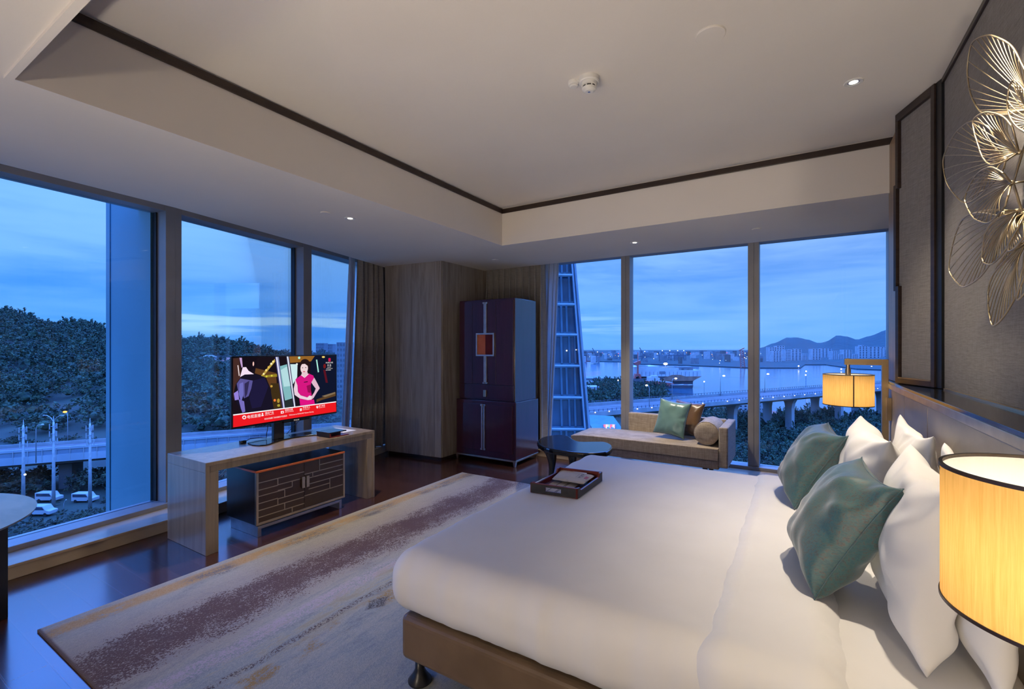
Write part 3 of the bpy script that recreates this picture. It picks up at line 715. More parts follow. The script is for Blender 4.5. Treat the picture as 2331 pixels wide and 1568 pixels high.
shapes = [
    ((26, 18, 26), [(160, 200), (1590, 180), (1610, 965), (185, 1155)]),
    ((70, 44, 40), [(172, 215), (250, 210), (290, 460), (220, 560), (200, 640), (185, 800), (178, 400)]),
    ((96, 62, 34), [(480, 350), (760, 420), (780, 640), (700, 650), (620, 470), (470, 420)]),
    ((62, 46, 24), [(690, 560), (800, 560), (860, 905), (740, 905), (700, 700)]),
    ((16, 22, 44), [(1240, 190), (1590, 183), (1602, 840), (1300, 850), (1230, 500)]),
    ((150, 100, 40), [(930, 190), (1290, 185), (1240, 262), (950, 282)]),
    ((92, 66, 40), [(1330, 790), (1595, 700), (1597, 745), (1400, 800), (1330, 830)]),
    ((130, 110, 84), [(1400, 745), (1590, 690), (1590, 712), (1450, 760)]),
    ((190, 160, 70), [(735, 225), (745, 260), (580, 470), (556, 455)]), ((150, 130, 40), [(560, 455), (770, 432), (775, 470), (600, 480)]),
    ((255, 235, 150), ell(715, 262, 14, 14)), ((250, 240, 190), ell(690, 292, 15, 15)), ((230, 190, 90), ell(655, 338, 14, 14)), ((250, 220, 130), ell(622, 380, 14, 14)), ((255, 240, 170), ell(590, 430, 13, 13)), ((210, 200, 60), ell(630, 465, 13, 13)), ((220, 200, 70), ell(700, 455, 13, 13)),
    ((255, 130, 60), ell(750, 793, 16, 18)), ((180, 150, 60), ell(800, 800, 18, 30)), ((170, 160, 60), ell(805, 865, 20, 18)), ((200, 160, 70), ell(700, 600, 16, 16)),
    ((130, 185, 190), [(795, 330), (905, 300), (990, 770), (890, 800)]), ((205, 235, 238), [(930, 300), (1050, 300), (1050, 480), (985, 590), (970, 520)]), ((180, 220, 225), [(820, 380), (905, 330), (960, 600), (870, 610)]),
    ((40, 48, 50), [(880, 800), (985, 780), (1005, 880), (890, 900)]),
    ((60, 56, 110), [(736, 200), (790, 198), (893, 902), (858, 908)]), ((225, 225, 250), [(748, 200), (770, 199), (886, 903), (872, 906)]), ((140, 150, 190), [(776, 199), (786, 198), (890, 902), (884, 903)]),
    ((70, 70, 100), [(890, 192), (932, 190), (1042, 883), (1010, 889)]), ((230, 235, 250), [(900, 191), (918, 190), (1034, 884), (1020, 887)]),
    ((170, 235, 220), [(1305, 240), (1322, 238), (1352, 410), (1336, 416)]), ((120, 26, 30), ell(1428, 330, 18, 32)), ((90, 20, 34), [(1410, 380), (1440, 380), (1480, 560), (1450, 560)]), ((240, 210, 110), ell(1408, 203, 22, 13)), ((190, 250, 220), ell(1070, 212, 16, 18)), ((230, 235, 230), ell(1040, 300, 14, 14)),
    # man seen from behind
    ((22, 15, 24), [(250, 208), (490, 205), (490, 330), (400, 400), (320, 380), (270, 330)]), ((196, 160, 210), [(252, 208), (285, 208), (300, 330), (285, 345), (265, 270)]),
    ((245, 225, 245), [(268, 470), (300, 338), (345, 335), (380, 385), (455, 432), (330, 436)]), ((250, 200, 190), ell(443, 292, 10, 30)), ((240, 220, 220), [(228, 310), (240, 308), (262, 450), (250, 455)]),
    ((24, 20, 38), [(222, 560), (272, 480), (330, 440), (455, 432), (600, 470), (640, 530), (690, 660), (735, 905), (350, 950), (300, 955), (205, 770)]),
    ((90, 84, 150), [(224, 560), (272, 490), (440, 520), (425, 620), (390, 730), (330, 760), (300, 700), (245, 650)]), ((50, 44, 84), [(330, 560), (395, 520), (370, 700), (340, 760)]), ((112, 110, 190), [(262, 560), (310, 540), (320, 700), (290, 820), (255, 700)]),
    ((120, 110, 190), [(255, 770), (330, 800), (350, 940), (312, 955), (290, 900)]), ((30, 26, 60), [(440, 520), (600, 480), (655, 600), (560, 880), (440, 900), (400, 760)]), ((150, 130, 220), [(188, 690), (245, 650), (262, 775), (205, 785)]), 
    # hostess in a pink dress
    ((40, 24, 24), ell(1150, 292, 66, 64)), ((238, 214, 216), ell(1142, 358, 52, 74)), ((36, 22, 22), [(1086, 310), (1100, 250), (1160, 236), (1210, 270), (1208, 350), (1196, 330), (1150, 296), (1110, 300)]), ((230, 200, 206), [(1112, 410), (1186, 405), (1200, 450), (1150, 474), (1104, 455)]),
    ((235, 208, 222), [(1022, 515), (1050, 555), (1062, 680), (1100, 730), (1200, 762), (1220, 735), (1256, 740), (1250, 790), (1190, 795), (1090, 772), (1018, 722), (1004, 640)]),
    ((225, 185, 205), [(1240, 545), (1285, 488), (1332, 570), (1366, 635), (1322, 700), (1282, 770), (1240, 800), (1238, 775), (1290, 690), (1310, 640), (1270, 590)]),
    ((214, 24, 128), [(1022, 510), (1098, 455), (1150, 478), (1206, 430), (1270, 458), (1282, 490), (1242, 560), (1238, 640), (1256, 735), (1222, 735), (1200, 760), (1100, 728), (1066, 690), (1056, 600), (1036, 548)]),
    ((224, 20, 130), [(1085, 772), (1190, 797), (1250, 792), (1288, 790), (1302, 852), (1100, 872)]), ((150, 16, 84), [(1180, 600), (1240, 580), (1242, 700), (1200, 690)]), ((250, 220, 235), [(1096, 450), (1104, 445), (1150, 478), (1200, 432), (1208, 436), (1150, 490)]), ((60, 16, 50), [(1140, 545), (1194, 536), (1196, 548), (1142, 556)]),
    ((238, 216, 226), [(1190, 765), (1222, 735), (1258, 742), (1250, 792), (1196, 797)]), ((60, 34, 40), ell(1118, 350, 10, 5, 10)), ((60, 34, 40), ell(1162, 348, 10, 5, 10)), ((200, 60, 90), ell(1140, 403, 18, 6, 12)),
    # banner
    ((236, 26, 34), [(186, 990), (1598, 832), (1610, 965), (188, 1155)]), ((250, 245, 248), [(184, 976), (1600, 820), (1600, 833), (186, 992)]),
    ((235, 30, 90), [(1476, 222), (1485, 218), (1486, 264), (1478, 266)]), ((235, 30, 90), [(1487, 217), (1495, 217), (1496, 266), (1488, 266)]), ((235, 30, 90), [(1498, 218), (1506, 222), (1506, 264), (1499, 266)]),
    # small white icons of the menu
    ((250, 245, 248), ell(335, 1018, 27, 26)), ((236, 26, 34), ell(335, 1020, 15, 13)), ((250, 245, 248), ell(581, 975, 11, 12)), ((250, 245, 248), [(566, 1008), (568, 992), (596, 988), (598, 1004)]),
    ((250, 245, 248), [(831, 943), (870, 939), (872, 973), (833, 978)]), ((236, 26, 34), ell(852, 959, 9, 10)), ((250, 245, 248), [(1094, 911), (1105, 910), (1106, 946), (1095, 948)]), ((250, 245, 248), [(1109, 909), (1119, 908), (1120, 944), (1110, 946)]),
    ((250, 245, 248), ell(1334, 892, 14, 14)), ((250, 245, 248), [(1322, 898), (1346, 896), (1336, 917)]), ((236, 26, 34), ell(1334, 890, 5, 6, 10)),
]
cols = []; mb = MB()
for k, (c, pts) in enumerate(shapes):
    if c not in cols: cols.append(c)
    mb.poly([scr(x, y, k) for x, y in pts], cols.index(c))
me_mats = [sc_mat(c) for c in cols]
so = obj('screen', mb, me_mats, TV, fix=False)
def fix_front(o, n):
    for p in o.data.polygons:
        if p.normal.dot(n) < 0: p.flip()
fix_front(so, nT)
WHT = emit('screen_white', (1, .97, .98, 1), .95)
def scr_text(body, x, y, x2, size):
    p = scr(x, y, 90); 
    text('screen_text', body, size, p, dT, (0, 0, 1), WHT, so)
# menu rows and the welcome line
for body, x, y, sz in (('电视直播', 368, 1034, .033), ('酒店产品', 612, 980, .022), ('HOTEL PRODUCTS', 612, 1000, .0105), ('视频点播', 884, 944, .022), ('VIDEO ON DEMAND', 884, 964, .0105),
        ('华邑华人', 1130, 914, .022), ('HUALUXE NEWS', 1130, 935, .0105), ('厦门旅游', 1352, 892, .020), ('DISCOVER XIAMEN', 1352, 911, .0095),
        ('欢迎光临厦门海沧融信华邑酒店!', 606, 1056, .0165), ('Welcome to HUALUXE Xiamen Haicang', 944, 1008, .0168),
        ('HUALUXE', 1436, 292, .021), ('华 邑', 1458, 330, .023), ('酒店及度假村', 1460, 350, .008), ('XIAMEN HAICANG', 1446, 370, .0098), ('厦门海沧融信', 1440, 391, .011)):
    scr_text(body, x, y, 0, sz)
_p = T0 + dT * (WT * .535) + nT * .0066 + Vector((0, 0, TZ0 - .012)); text('logo_text', 'PHILIPS', .019, _p, dT, (0, 0, 1), M['white_plastic'], TV, bold=.0005)
pc = T0 + dT * (WT * .42)
mb = MB(); P = [(pc.x - .028, pc.y - .045), (pc.x - .004, pc.y - .045), (pc.x - .004, pc.y + .045), (pc.x - .028, pc.y + .045)]
mb.prism([(pc.x - .095, pc.y - .04), (pc.x - .03, pc.y - .055), (pc.x - .03, pc.y + .05), (pc.x - .095, pc.y + .045)], DZ + .012, TZ0 + .06)
obj('post', mb, M['black_plastic'], TV, bevel=.006)
bp = []
for i in range(40):                                                # curved blade-like foot
    s = i / 39
    bp.append((s * 2 - 1, .115 * math.cos(PI * .5 * (s * 2 - 1)) ** .6 * (1 - .0 * s)))
fy = lambda k: -4.235 + .0 * k
pts = [(-4.075 - .10 * (1 - abs(s)) - .028 * math.cos(s * 6), 2.70 + .37 * s) for s, w in bp]
pts = []
for s, w in bp: pts.append((-4.165 + .05 * math.cos(PI * s) + .0, 2.705 + .375 * s))
back = [(-4.35 + .05 * abs(s) ** 2, 2.705 + .375 * s) for s, w in reversed(bp)]
mb = MB(); mb.prism([(p[0] + .0, p[1]) for p in [(-4.09, 2.44), (-4.08, 2.40), (-4.11, 2.355), (-4.19, 2.335), (-4.31, 2.36), (-4.345, 2.45), (-4.345, 2.95), (-4.30, 3.04), (-4.22, 3.07), (-4.14, 3.055), (-4.105, 3.02), (-4.115, 2.97), (-4.17, 2.86), (-4.19, 2.74), (-4.175, 2.62), (-4.13, 2.52)]], DZ + .001, DZ + .013)
obj('foot', mb, M['black_gloss'], TV, bevel=.004, seg=3)
cab = [Vector((-4.30, 2.55, .93)), Vector((-4.31, 2.55, .82)), Vector((-4.30, 2.535, .78)), Vector((-4.32, 2.545, .735)), Vector((-4.36, 2.50, .74)), Vector((-4.37, 2.42, .745)), Vector((-4.36, 2.36, .725))]
mb = MB(); mb.tube(cab, .0035, 6); mb.box(-4.385, -4.345, 2.325, 2.37, DZ + .001, DZ + .028)
obj('cable', mb, M['black_plastic'], TV, smooth=True)
mb = MB(); mb.tube([(-4.30, 2.98, .94), (-4.33, 2.93, .88), (-4.38, 2.87, .80), (-4.42, 2.84, .745), (-4.43, 2.82, DZ + .005)], .003, 6); obj('cable', mb, M['black_plastic'], TV, smooth=True)

# ---- red lacquer box with black lid beside the television
RB = thing('remote_box', 'small red and black lacquer box open at one end beside the television', 'box', (-4.03, 3.05, DZ))
mb = MB(); rb0 = Vector((-4.095, 2.905, DZ + .001)); 
def rbx(x0, x1, y0, y1, z0, z1): 
    mb.box(-4.10 + x0, -4.10 + x1, 2.93 + y0, 2.93 + y1, DZ + .001 + z0, DZ + .001 + z1)
rbx(0, .21, 0, .22, 0, .008); rbx(0, .21, 0, .008, .008, .04); rbx(0, .008, .008, .22, .008, .04); rbx(0.1, .108, .008, .2, .008, .04)
obj('case', mb, M['tray_red'], RB, bevel=.001)
mb = MB(); rbx(-.004, .20, -.004, .20, .04, .05); obj('lid', mb, M['black_gloss'], RB, bevel=.002)
mb = MB(); rbx(.008, .2, -.0012, 0, .001, .04); obj('side_skin', mb, M['tray_black'], RB)

# ---- tall plum cabinet
AX0, AX1, AY0, AY1 = -4.172, -3.238, 5.30, 5.90
AR = thing('armoire', 'tall plum lacquer armoire with steel handles beside the wood pier', 'cabinet', ((AX0 + AX1) / 2, 5.6, 0))
LX0, LX1 = AX0 - .038, AX1 + .030
mb = MB(); mb.box(AX0, AX1, AY0 + .02, AY1, .86, 2.262); obj('upper_body', mb, M['plum'], AR, bevel=.006)
mb = MB(); mb.box(LX0, LX1, AY0 - .005, AY1 + .02, .085, .86); obj('lower_body', mb, M['plum'], AR, bevel=.006)
mb = MB(); mb.box(LX0 - .006, LX1 + .006, AY0 - .02, AY1 + .02, .065, .085); 
for x in (LX0 + .02, LX1 - .02):
    for y in (AY0 + .0, AY1 - .02):
        mb.hexa([(x - .012, y - .012, 0), (x + .012, y - .012, 0), (x + .012, y + .012, 0), (x - .012, y + .012, 0)], [(x - .022, y - .018, .065), (x + .022, y - .018, .065), (x + .022, y + .022, .065), (x - .022, y + .022, .065)])
obj('metal_base', mb, M['champagne'], AR, bevel=.002)
xm = -3.703; q = (AX1 - AX0)
# upper doors: each one wide, split by a shadow line
for k, (x0, x1) in enumerate(((AX0 + .012, xm), (xm, AX1 - .012))):
    mb = MB(); xs = AX0 + .26 * q if k == 0 else AX0 + .685 * q
    for a, c in ((x0, xs), (xs, x1)): mb.box(a + .002, c - .002, AY0, AY0 + .02, 1.085, 2.235)
    dr = obj('door', mb, M['plum'], AR, bevel=.002)
    hb = MB(); s = -1 if k == 0 else 1
    a, c = (xm - .022, xm - .002) if k == 0 else (xm + .002, xm + .022)
    for z0, z1 in ((1.10, 1.475), (1.795, 2.215)): hb.box(a, c, AY0 - .018, AY0 - .001, z0, z1)
    e0, e1 = (a - .018, c) if k == 0 else (a, c + .018)
    hb.box(e0, e1, AY0 - .018, AY0 - .001, 2.2, 2.222); hb.box(e0, e1, AY0 - .018, AY0 - .001, 1.093, 1.115)
    # half of the square mirror frame
    f0, f1 = (xm - .152, xm - .001) if k == 0 else (xm + .001, xm + .152)
    o0, o1 = (f0, f0 + .02) if k == 0 else (f1 - .02, f1)
    hb.box(o0, o1, AY0 - .022, AY0 - .001, 1.475, 1.795); 
    i0, i1 = (o1, f1) if k == 0 else (f0, o0)
    hb.box(i0, i1, AY0 - .022, AY0 - .001, 1.475, 1.497); hb.box(i0, i1, AY0 - .022, AY0 - .001, 1.773, 1.795)
    obj('handle', hb, M['steel'], dr, bevel=.0015)
    gm = MB(); gm.box(i0, i1, AY0 - .006, AY0 - .001, 1.497, 1.773)
    obj('inset_panel', gm, M['orange_lac'] if k == 0 else mat('oxblood_gloss', (.11, .012, .006), .08, fn=varied((.1, .010, .005), (.12, .014, .007), 7)), dr)
mb = MB(); mb.box(AX0 + .012, AX1 - .012, AY0, AY0 + .02, .885, 1.078); d = obj('drawer', mb, M['plum'], AR, bevel=.002)
mb = MB(); mb.box(xm - .024 - .005, xm + .024 - .005, AY0 - .02, AY0 - .001, .912, 1.005); obj('knob', mb, M['champagne'], d, bevel=.003)
xl = -3.728
for k, (x0, x1) in enumerate(((LX0 + .03, xl), (xl, LX1 - .05))):
    mb = MB(); mb.box(x0 + .002, x1 - .002, AY0 - .018, AY0 - .005, .17, .81); dr = obj('door', mb, M['plum'], AR, bevel=.002)
    hb = MB(); a, c = (xl - .028, xl - .006) if k == 0 else (xl + .006, xl + .028)
    hb.box(a, c, AY0 - .034, AY0 - .018, .19, .80)
    e0, e1 = (a - .014, c) if k == 0 else (a, c + .014)
    hb.box(e0, e1, AY0 - .034, AY0 - .018, .785, .81); hb.box(e0, e1, AY0 - .034, AY0 - .018, .178, .202)
    obj('handle', hb, M['steel'], dr, bevel=.0015)

# ---- kidney-shaped black side table
KZ = .525
KT = thing('side_table', 'low black lacquer kidney-shaped table at the foot of the daybed', 'table', (-2.1, 4.8, 0))
kp = [(1223, 1003), (1240, 993), (1275, 989), (1296, 993), (1306, 1000), (1320, 1004.5), (1350, 1004.5), (1376, 1005), (1392, 1012), (1393, 1020), (1380, 1028), (1340, 1031), (1290, 1027), (1250, 1021), (1230, 1013)]
kw = [at_z(u, v, KZ) for u, v in kp]
def smooth_closed(P, n=4):
    out = []
    m = len(P)
    for i in range(m):
        a, b_, c, d_ = P[i - 1], P[i], P[(i + 1) % m], P[(i + 2) % m]
        for k in range(n):
            t = k / n
            out.append(.5 * ((2 * b_) + (c - a) * t + (2 * a - 5 * b_ + 4 * c - d_) * t * t + (3 * b_ - a - 3 * c + d_) * t ** 3))
    return out
kw = smooth_closed(kw)
mb = MB(); mb.prism([(p.x, p.y) for p in kw], KZ - .055, KZ); obj('top', mb, M['black_gloss'], KT, bevel=.018, seg=4)
kc = sum(kw, Vector()) / len(kw)
for u, v, lean in ((1243, 1012, -1), (1378, 1016, 1), (1300, 1004, 0)):
    p = at_z(u, v, KZ); p = p.lerp(Vector((kc.x, kc.y, KZ)), .12)
    mb = MB(); o_ = (p - kc); o_.z = 0; o_ = o_.normalized()
    pth = []; rr = []
    for i in range(9):
        s = i / 8; pth.append((p.x - o_.x * .05 * math.sin(PI * s) * (1 - s), p.y - o_.y * .05 * math.sin(PI * s) * (1 - s), (KZ - .03) * (1 - s) + (.0145 if p.y < 4.78 else .001) * s)); rr.append(.062 * (1 - s) ** 2.4 + .021)
    mb.tube(pth, rr, 14); obj('leg', mb, M['black_gloss'], KT, smooth=True)

# ---- round marble table at the left edge
MT = thing('round_table', 'round marble-topped table with black legs at the left edge', 'table', (-3.881, .171, 0))
mb = MB(); mb.lathe([(.001, .680), (.655, .680), (.688, .690), (.690, .700), (.001, .700)], (-3.881, .171, 0), 96); obj('table_top', mb, M['marble'], MT, smooth=False)
for a in (101, 191, 281, 11):
    a = math.radians(a); c = Vector((-3.881 + .585 * math.cos(a), .171 + .585 * math.sin(a), 0))
    mb = MB(); mb.bar(c, c + Vector((0, 0, .68)), .035, .06, up=(math.cos(a), math.sin(a), 0)); obj('leg', mb, M['black_plastic'], MT, bevel=.003)

# ---- daybed under the far windows
SB = thing('daybed', 'oatmeal tweed daybed with one arm standing under the far windows', 'sofa', (-1.6, 5.95, 0))
sx0, sx1, sy0, sy1 = -2.52, -.668, 5.59, 6.33
def rbox(x0, x1, y0, y1, z0, z1): mb = MB(); mb.box(x0, x1, y0, y1, z0, z1); return mb
obj('base', rbox(sx0 + .02, sx1 - .095, sy0 + .012, sy1 - .12, .235, .335), M['sofa'], SB, bevel=.012, seg=3)
obj('arm', rbox(sx1 - .095, sx1, sy0, sy1, .262, .712), M['sofa'], SB, bevel=.016, seg=3)
obj('backrest', rbox(-1.99, sx1 - .095, sy1 - .10, sy1, .30, .712), M['sofa'], SB, bevel=.02, seg=3)
def seat_fn(u, v):
    pass
mb = MB(); mb.box(sx0 - .02, sx1 - .10, sy0 - .012, sy1 - .102, .338, .468)
so_ = obj('seat_cushion', mb, M['sofa'], SB, smooth=True)
bm = bmesh.new(); bm.from_mesh(so_.data); bmesh.ops.subdivide_edges(bm, edges=bm.edges, cuts=10, use_grid_fill=True)
cx_, cy_ = (sx0 + sx1 - .12) / 2 + 1.6, (sy0 + sy1 - .114) / 2 - 5.95
for v in bm.verts:
    u_ = (v.co.x - cx_) / ((sx1 - sx0 - .08) / 2); w_ = (v.co.y - cy_) / ((sy1 - sy0 - .09) / 2)
    if v.co.z > .40: v.co.z += .028 * (1 - u_ ** 4) * (1 - w_ ** 4) - .10 * max(0, -u_ - .72) ** 1.6 * 4 * .35
    if u_ < -.7: v.co.y -= 0
bm.to_mesh(so_.data); bm.free()
so_.modifiers.new('edge', 'BEVEL').width = .028; so_.modifiers['edge'].segments = 4
for x, y in ((sx0 + .12, sy0 + .1), (sx1 - .25, sy0 + .1), (sx0 + .12, sy1 - .2), (sx1 - .25, sy1 - .2)):
    z0 = .001 if y < 6.0 else .107
    obj('leg', rbox(x - .025, x + .025, y - .025, y + .025, z0,   .24), M['dark_wood'], SB, bevel=.003)
# bolster
BL = thing('bolster', 'oatmeal tweed bolster lying against the daybed arm', 'bolster', (-.905, 5.9, .6))
ax = Vector((-.915, 5.66, .615)); bx_ = Vector((-.89, 6.20, .617)); mb = MB()
prof = [(.001, .0), (.06, -.006), (.110, .004), (.128, .022), (.132, .06), (.132, .48), (.128, .518), (.11, .536), (.06, .546), (.001, .54)]
mb.lathe([(r * 1.02, h_) for r, h_ in prof], (-.905, 5.655, .618), 40, axis='y')
obj('cover', mb, M['sofa'], BL, smooth=True)
mb = MB(); mb.tube([(-.905 + .13 * math.cos(a), 5.675, .618 + .13 * math.sin(a)) for a in [2 * PI * i / 40 for i in range(40)]], .004, 6, closed=True); obj('piping', mb, M['sofa'], BL, smooth=True)

# ---- cushions / pillows
def cushion(name, w, h_, d_, origin, ex, ey, m, label, cat, group=None, pinch=.10, wr=.010, seed=0, corner=.0, seam=None, power=.42, flop=0.0, ox=None):
    """stuffed square: ex, ey = unit axes of its face, origin = lower near corner"""
    ex = Vector(ex).normalized(); ey = Vector(ey); ey = (ey - ex * ey.dot(ex)).normalized(); ez = ex.cross(ey)
    o0 = Vector(origin); c = o0 + ex * w / 2 + ey * h_ / 2
    root = thing(name, label, cat, c, group)
    N = 34
    def pos(u, v, side):
        fu, fv = 1 - abs(u) ** 2, 1 - abs(v) ** 2
        x = w / 2 * u * (1 - pinch * fv * abs(u) ** 3 + corner * (abs(u * v)) ** 6)
        y = h_ / 2 * v * (1 - pinch * fu * abs(v) ** 3 + corner * (abs(u * v)) ** 6)
        t = max(0, (1 - u ** 4) * (1 - v ** 4)) ** power * (.72 + .28 * (1 - u * u) * (1 - v * v))
        edge = max(abs(u), abs(v))
        n1 = mnoise.noise(Vector((u * 2.3 + seed, v * 2.3, side * 3 + seed)))
        ang = math.atan2(v, u); rad = math.hypot(u, v)
        n2 = mnoise.noise(Vector((math.cos(ang) * 4 + seed * 2, math.sin(ang) * 4, rad * 1.2 + side)))
        z = side * d_ / 2 * t + (wr * n1 + wr * 1.5 * n2 * edge ** 2 * (1 - edge ** 8)) * min(1, t * 3)
        y -= flop * d_ * (1 - v) * .0
        z += flop * (v + 1) ** 2 * .25
        return c + ex * x + ey * y + ez * z
    mb = MB()
    f = lambda a: math.sin((a * 2 - 1) * PI / 2) * .55 + (a * 2 - 1) * .45
    mb.grid(lambda a, b_: pos(f(a), f(b_), 1), N, N); mb.grid(lambda a, b_: pos(f(a), f(b_), -1), N, N)
    ob = obj('cover', mb, m, root, smooth=True, weld=True)
    ob.modifiers.new('soft', 'SUBSURF').render_levels = 1; ob.modifiers['soft'].levels = 1
    if seam:
        rim = []
        for k in range(4):
            for i in range(16):
                a = -1 + 2 * i / 16
                u, v = [(a, -1), (1, a), (-a, 1), (-1, -a)][k]; rim.append(pos(u, v, 0))
        s = MB(); s.tube(rim, .0026, 6, closed=True); obj('piping', s, seam, root, smooth=True)
    return root
# satin pair on the daybed
cushion('cushion', .40, .42, .15, (-1.06, 5.98, .510), (-.30, .12, .02), (.02, .16, .42), M['brown_satin'], 'brown satin cushion behind the sea-green one on the daybed', 'cushion', seam=M['brown_satin'], seed=3)
cushion('cushion', .38, .44, .15, (-1.165, 5.77, .504), (-.36, .035, .045), (.085, .12, .42), M['teal_satin'], 'sea-green satin cushion leaning on the daybed backrest', 'cushion', seam=M['cab_black'], seed=5)
# ================================================================== bed
BX0, BX1, BY0, BY1 = -1.612, .575, 1.60, 3.935
BED = thing('bed', 'king bed with bronze leather base and white mattress', 'bed', (-.52, 2.77, 0))
obj('base', rbox(BX0, BX1, BY0, BY1, .125, .335), M['leather_brown'], BED, bevel=.03, seg=4)
for x in (BX0 + .075, BX1 - .12):
    for y in (BY0 + .055, BY1 - .07):
        mb = MB(); mb.lathe([(.001, .0145), (.055, .0145), (.056, .022), (.034, .05), (.022, .075), (.022, .126), (.001, .126)], (x, y, 0), 24)
        obj('leg', mb, M['black_plastic'], BED, smooth=True)

def rounded(name, x0, x1, y0, y1, z0, z1, r, m, parent=None, n=(60, 60, 14), wr=0.0, seed=0, side=0.0, bulge=0.0, drop=None):
    """soft upholstered block: a rounded box with folds"""
    mb = MB(); mb.box(x0, x1, y0, y1, z0, z1)
    cx, cy, cz = (x0 + x1) / 2, (y0 + y1) / 2, (z0 + z1) / 2
    hx, hy, hz = (x1 - x0) / 2, (y1 - y0) / 2, (z1 - z0) / 2
    vs = []; fs = []
    out = MB()
    def mp(p):
        q = Vector((max(-hx + r, min(hx - r, p[0])), max(-hy + r, min(hy - r, p[1])), max(-hz + min(r, hz * .95), min(hz - min(r, hz * .95), p[2]))))
        d = Vector(p) - q
        rz = min(r, hz * .95)
        if d.length > 1e-6:
            d.normalize(); s = Vector((q.x + d.x * r, q.y + d.y * r, q.z + d.z * rz))
        else: s = Vector(p)
        nrm = d if d.length > .5 else Vector((0, 0, 1))
        w = Vector((s.x + cx, s.y + cy, s.z + cz))
        k = wr * mnoise.noise(Vector((w.x * 3.1 + seed, w.y * 3.1, w.z * 2)))
        if side and d.length > .5:
            h = math.hypot(d.x, d.y)
            t = (w.x if abs(d.y) > abs(d.x) else w.y)
            k += side * h * (mnoise.noise(Vector((t * 9 + seed, w.z * 2.2, 3.1))) + .5 * mnoise.noise(Vector((t * 26 + seed, w.z * 3, 7.7))))
            if bulge: k += bulge * h * (1 - (s.z / hz) ** 2)
        return w + nrm * k
    g = lambda i, N: (2 * i / N - 1)
    nx, ny, nz = n
    def face(fn, a, b_): out.grid(lambda u, v: mp(fn(u, v)), a, b_)
    S = lambda t, h: h * (2 * t - 1)
    face(lambda u, v: (S(u, hx), S(v, hy), hz), nx, ny); face(lambda u, v: (S(u, hx), S(v, hy), -hz), nx, ny)
    face(lambda u, v: (S(u, hx), hy, S(v, hz)), nx, nz); face(lambda u, v: (S(u, hx), -hy, S(v, hz)), nx, nz)
    face(lambda u, v: (hx, S(u, hy), S(v, hz)), ny, nz); face(lambda u, v: (-hx, S(u, hy), S(v, hz)), ny, nz)
    o = obj(name, out, m, parent, smooth=True, weld=True)
    if drop:
        bm = bmesh.new(); bm.from_mesh(o.data); off = wloc(o)
        bad = [f for f in bm.faces if drop(f.calc_center_median() + off, f.normal)]
        bmesh.ops.delete(bm, geom=bad, context='FACES'); bm.to_mesh(o.data); bm.free()
    return o
rounded('mattress', BX0 + .02, BX1, BY0 + .015, BY1 - .015, .336, .618, .05, M['duvet'], BED, n=(50, 50, 10), wr=.003, seed=2)
DV = thing('duvet', 'white cotton duvet spread smoothly over the bed', 'duvet', (-.8, 2.77, .62))
rounded('cover', -1.668, .12, 1.552, 3.99, .348, .648, .125, M['duvet'], DV, n=(120, 150, 24), wr=.0025, seed=4, side=.0075, bulge=.012, drop=lambda c, n: n.z < -.6 and BY0 < c.y < BY1 or c.x > -.12)
rounded('folded_top', -.312, .135, 1.536, 4.006, .345, .661, .11, M['duvet'], DV, n=(44, 150, 24), wr=.0025, seed=4, side=.0075, bulge=.012, drop=lambda c, n: n.z < -.6 and 1.60 < c.y < 3.94 or c.x < -.29 and n.x < -.3 and c.z < .64)

# pillows: two pairs against the headboard
kw_ = dict(m=M['pillowcase'], cat='pillow', group='white bed pillows', pinch=.12, corner=.07, wr=.028)
cushion('pillow', .74, .565, .13, (.468, 1.75, .638), (.01, 1, 0), (.035, 0, 1), label='white pillow upright behind another at the near lamp', seed=11, **kw_)
cushion('pillow', .74, .54, .22, (.322, 1.83, .636), (.02, 1, .0), (.12, 0, 1), label='white pillow upright between the near teal cushion and the near lamp', seed=12, **kw_)
cushion('pillow', .74, .565, .13, (.462, 2.68, .638), (.0, 1, 0), (.05, 0, 1), label='white pillow upright against the headboard by the far lamp', seed=13, **kw_)
cushion('pillow', .74, .53, .22, (.283, 2.70, .640), (-.05, 1, 0.02), (.12, 0, 1), label='white pillow upright behind the far teal cushion', seed=14, **kw_)
tk = dict(m=M['teal'], cat='cushion', group='teal cushions on the bed', pinch=.09, corner=.06, wr=.022, seam=M['teal'], power=.46)
cushion('cushion', .49, .49, .27, (.052, 2.075, .672), (-.06, .45, .0), (.25, 0, .42), label='large teal patterned cushion leaning nearest the big lampshade', seed=21, **tk)
cushion('cushion', .49, .49, .27, (-.022, 3.15, .672), (-.06, .45, .0), (.25, 0, .43), label='teal patterned cushion leaning at the window side of the bed', seed=22, **tk)

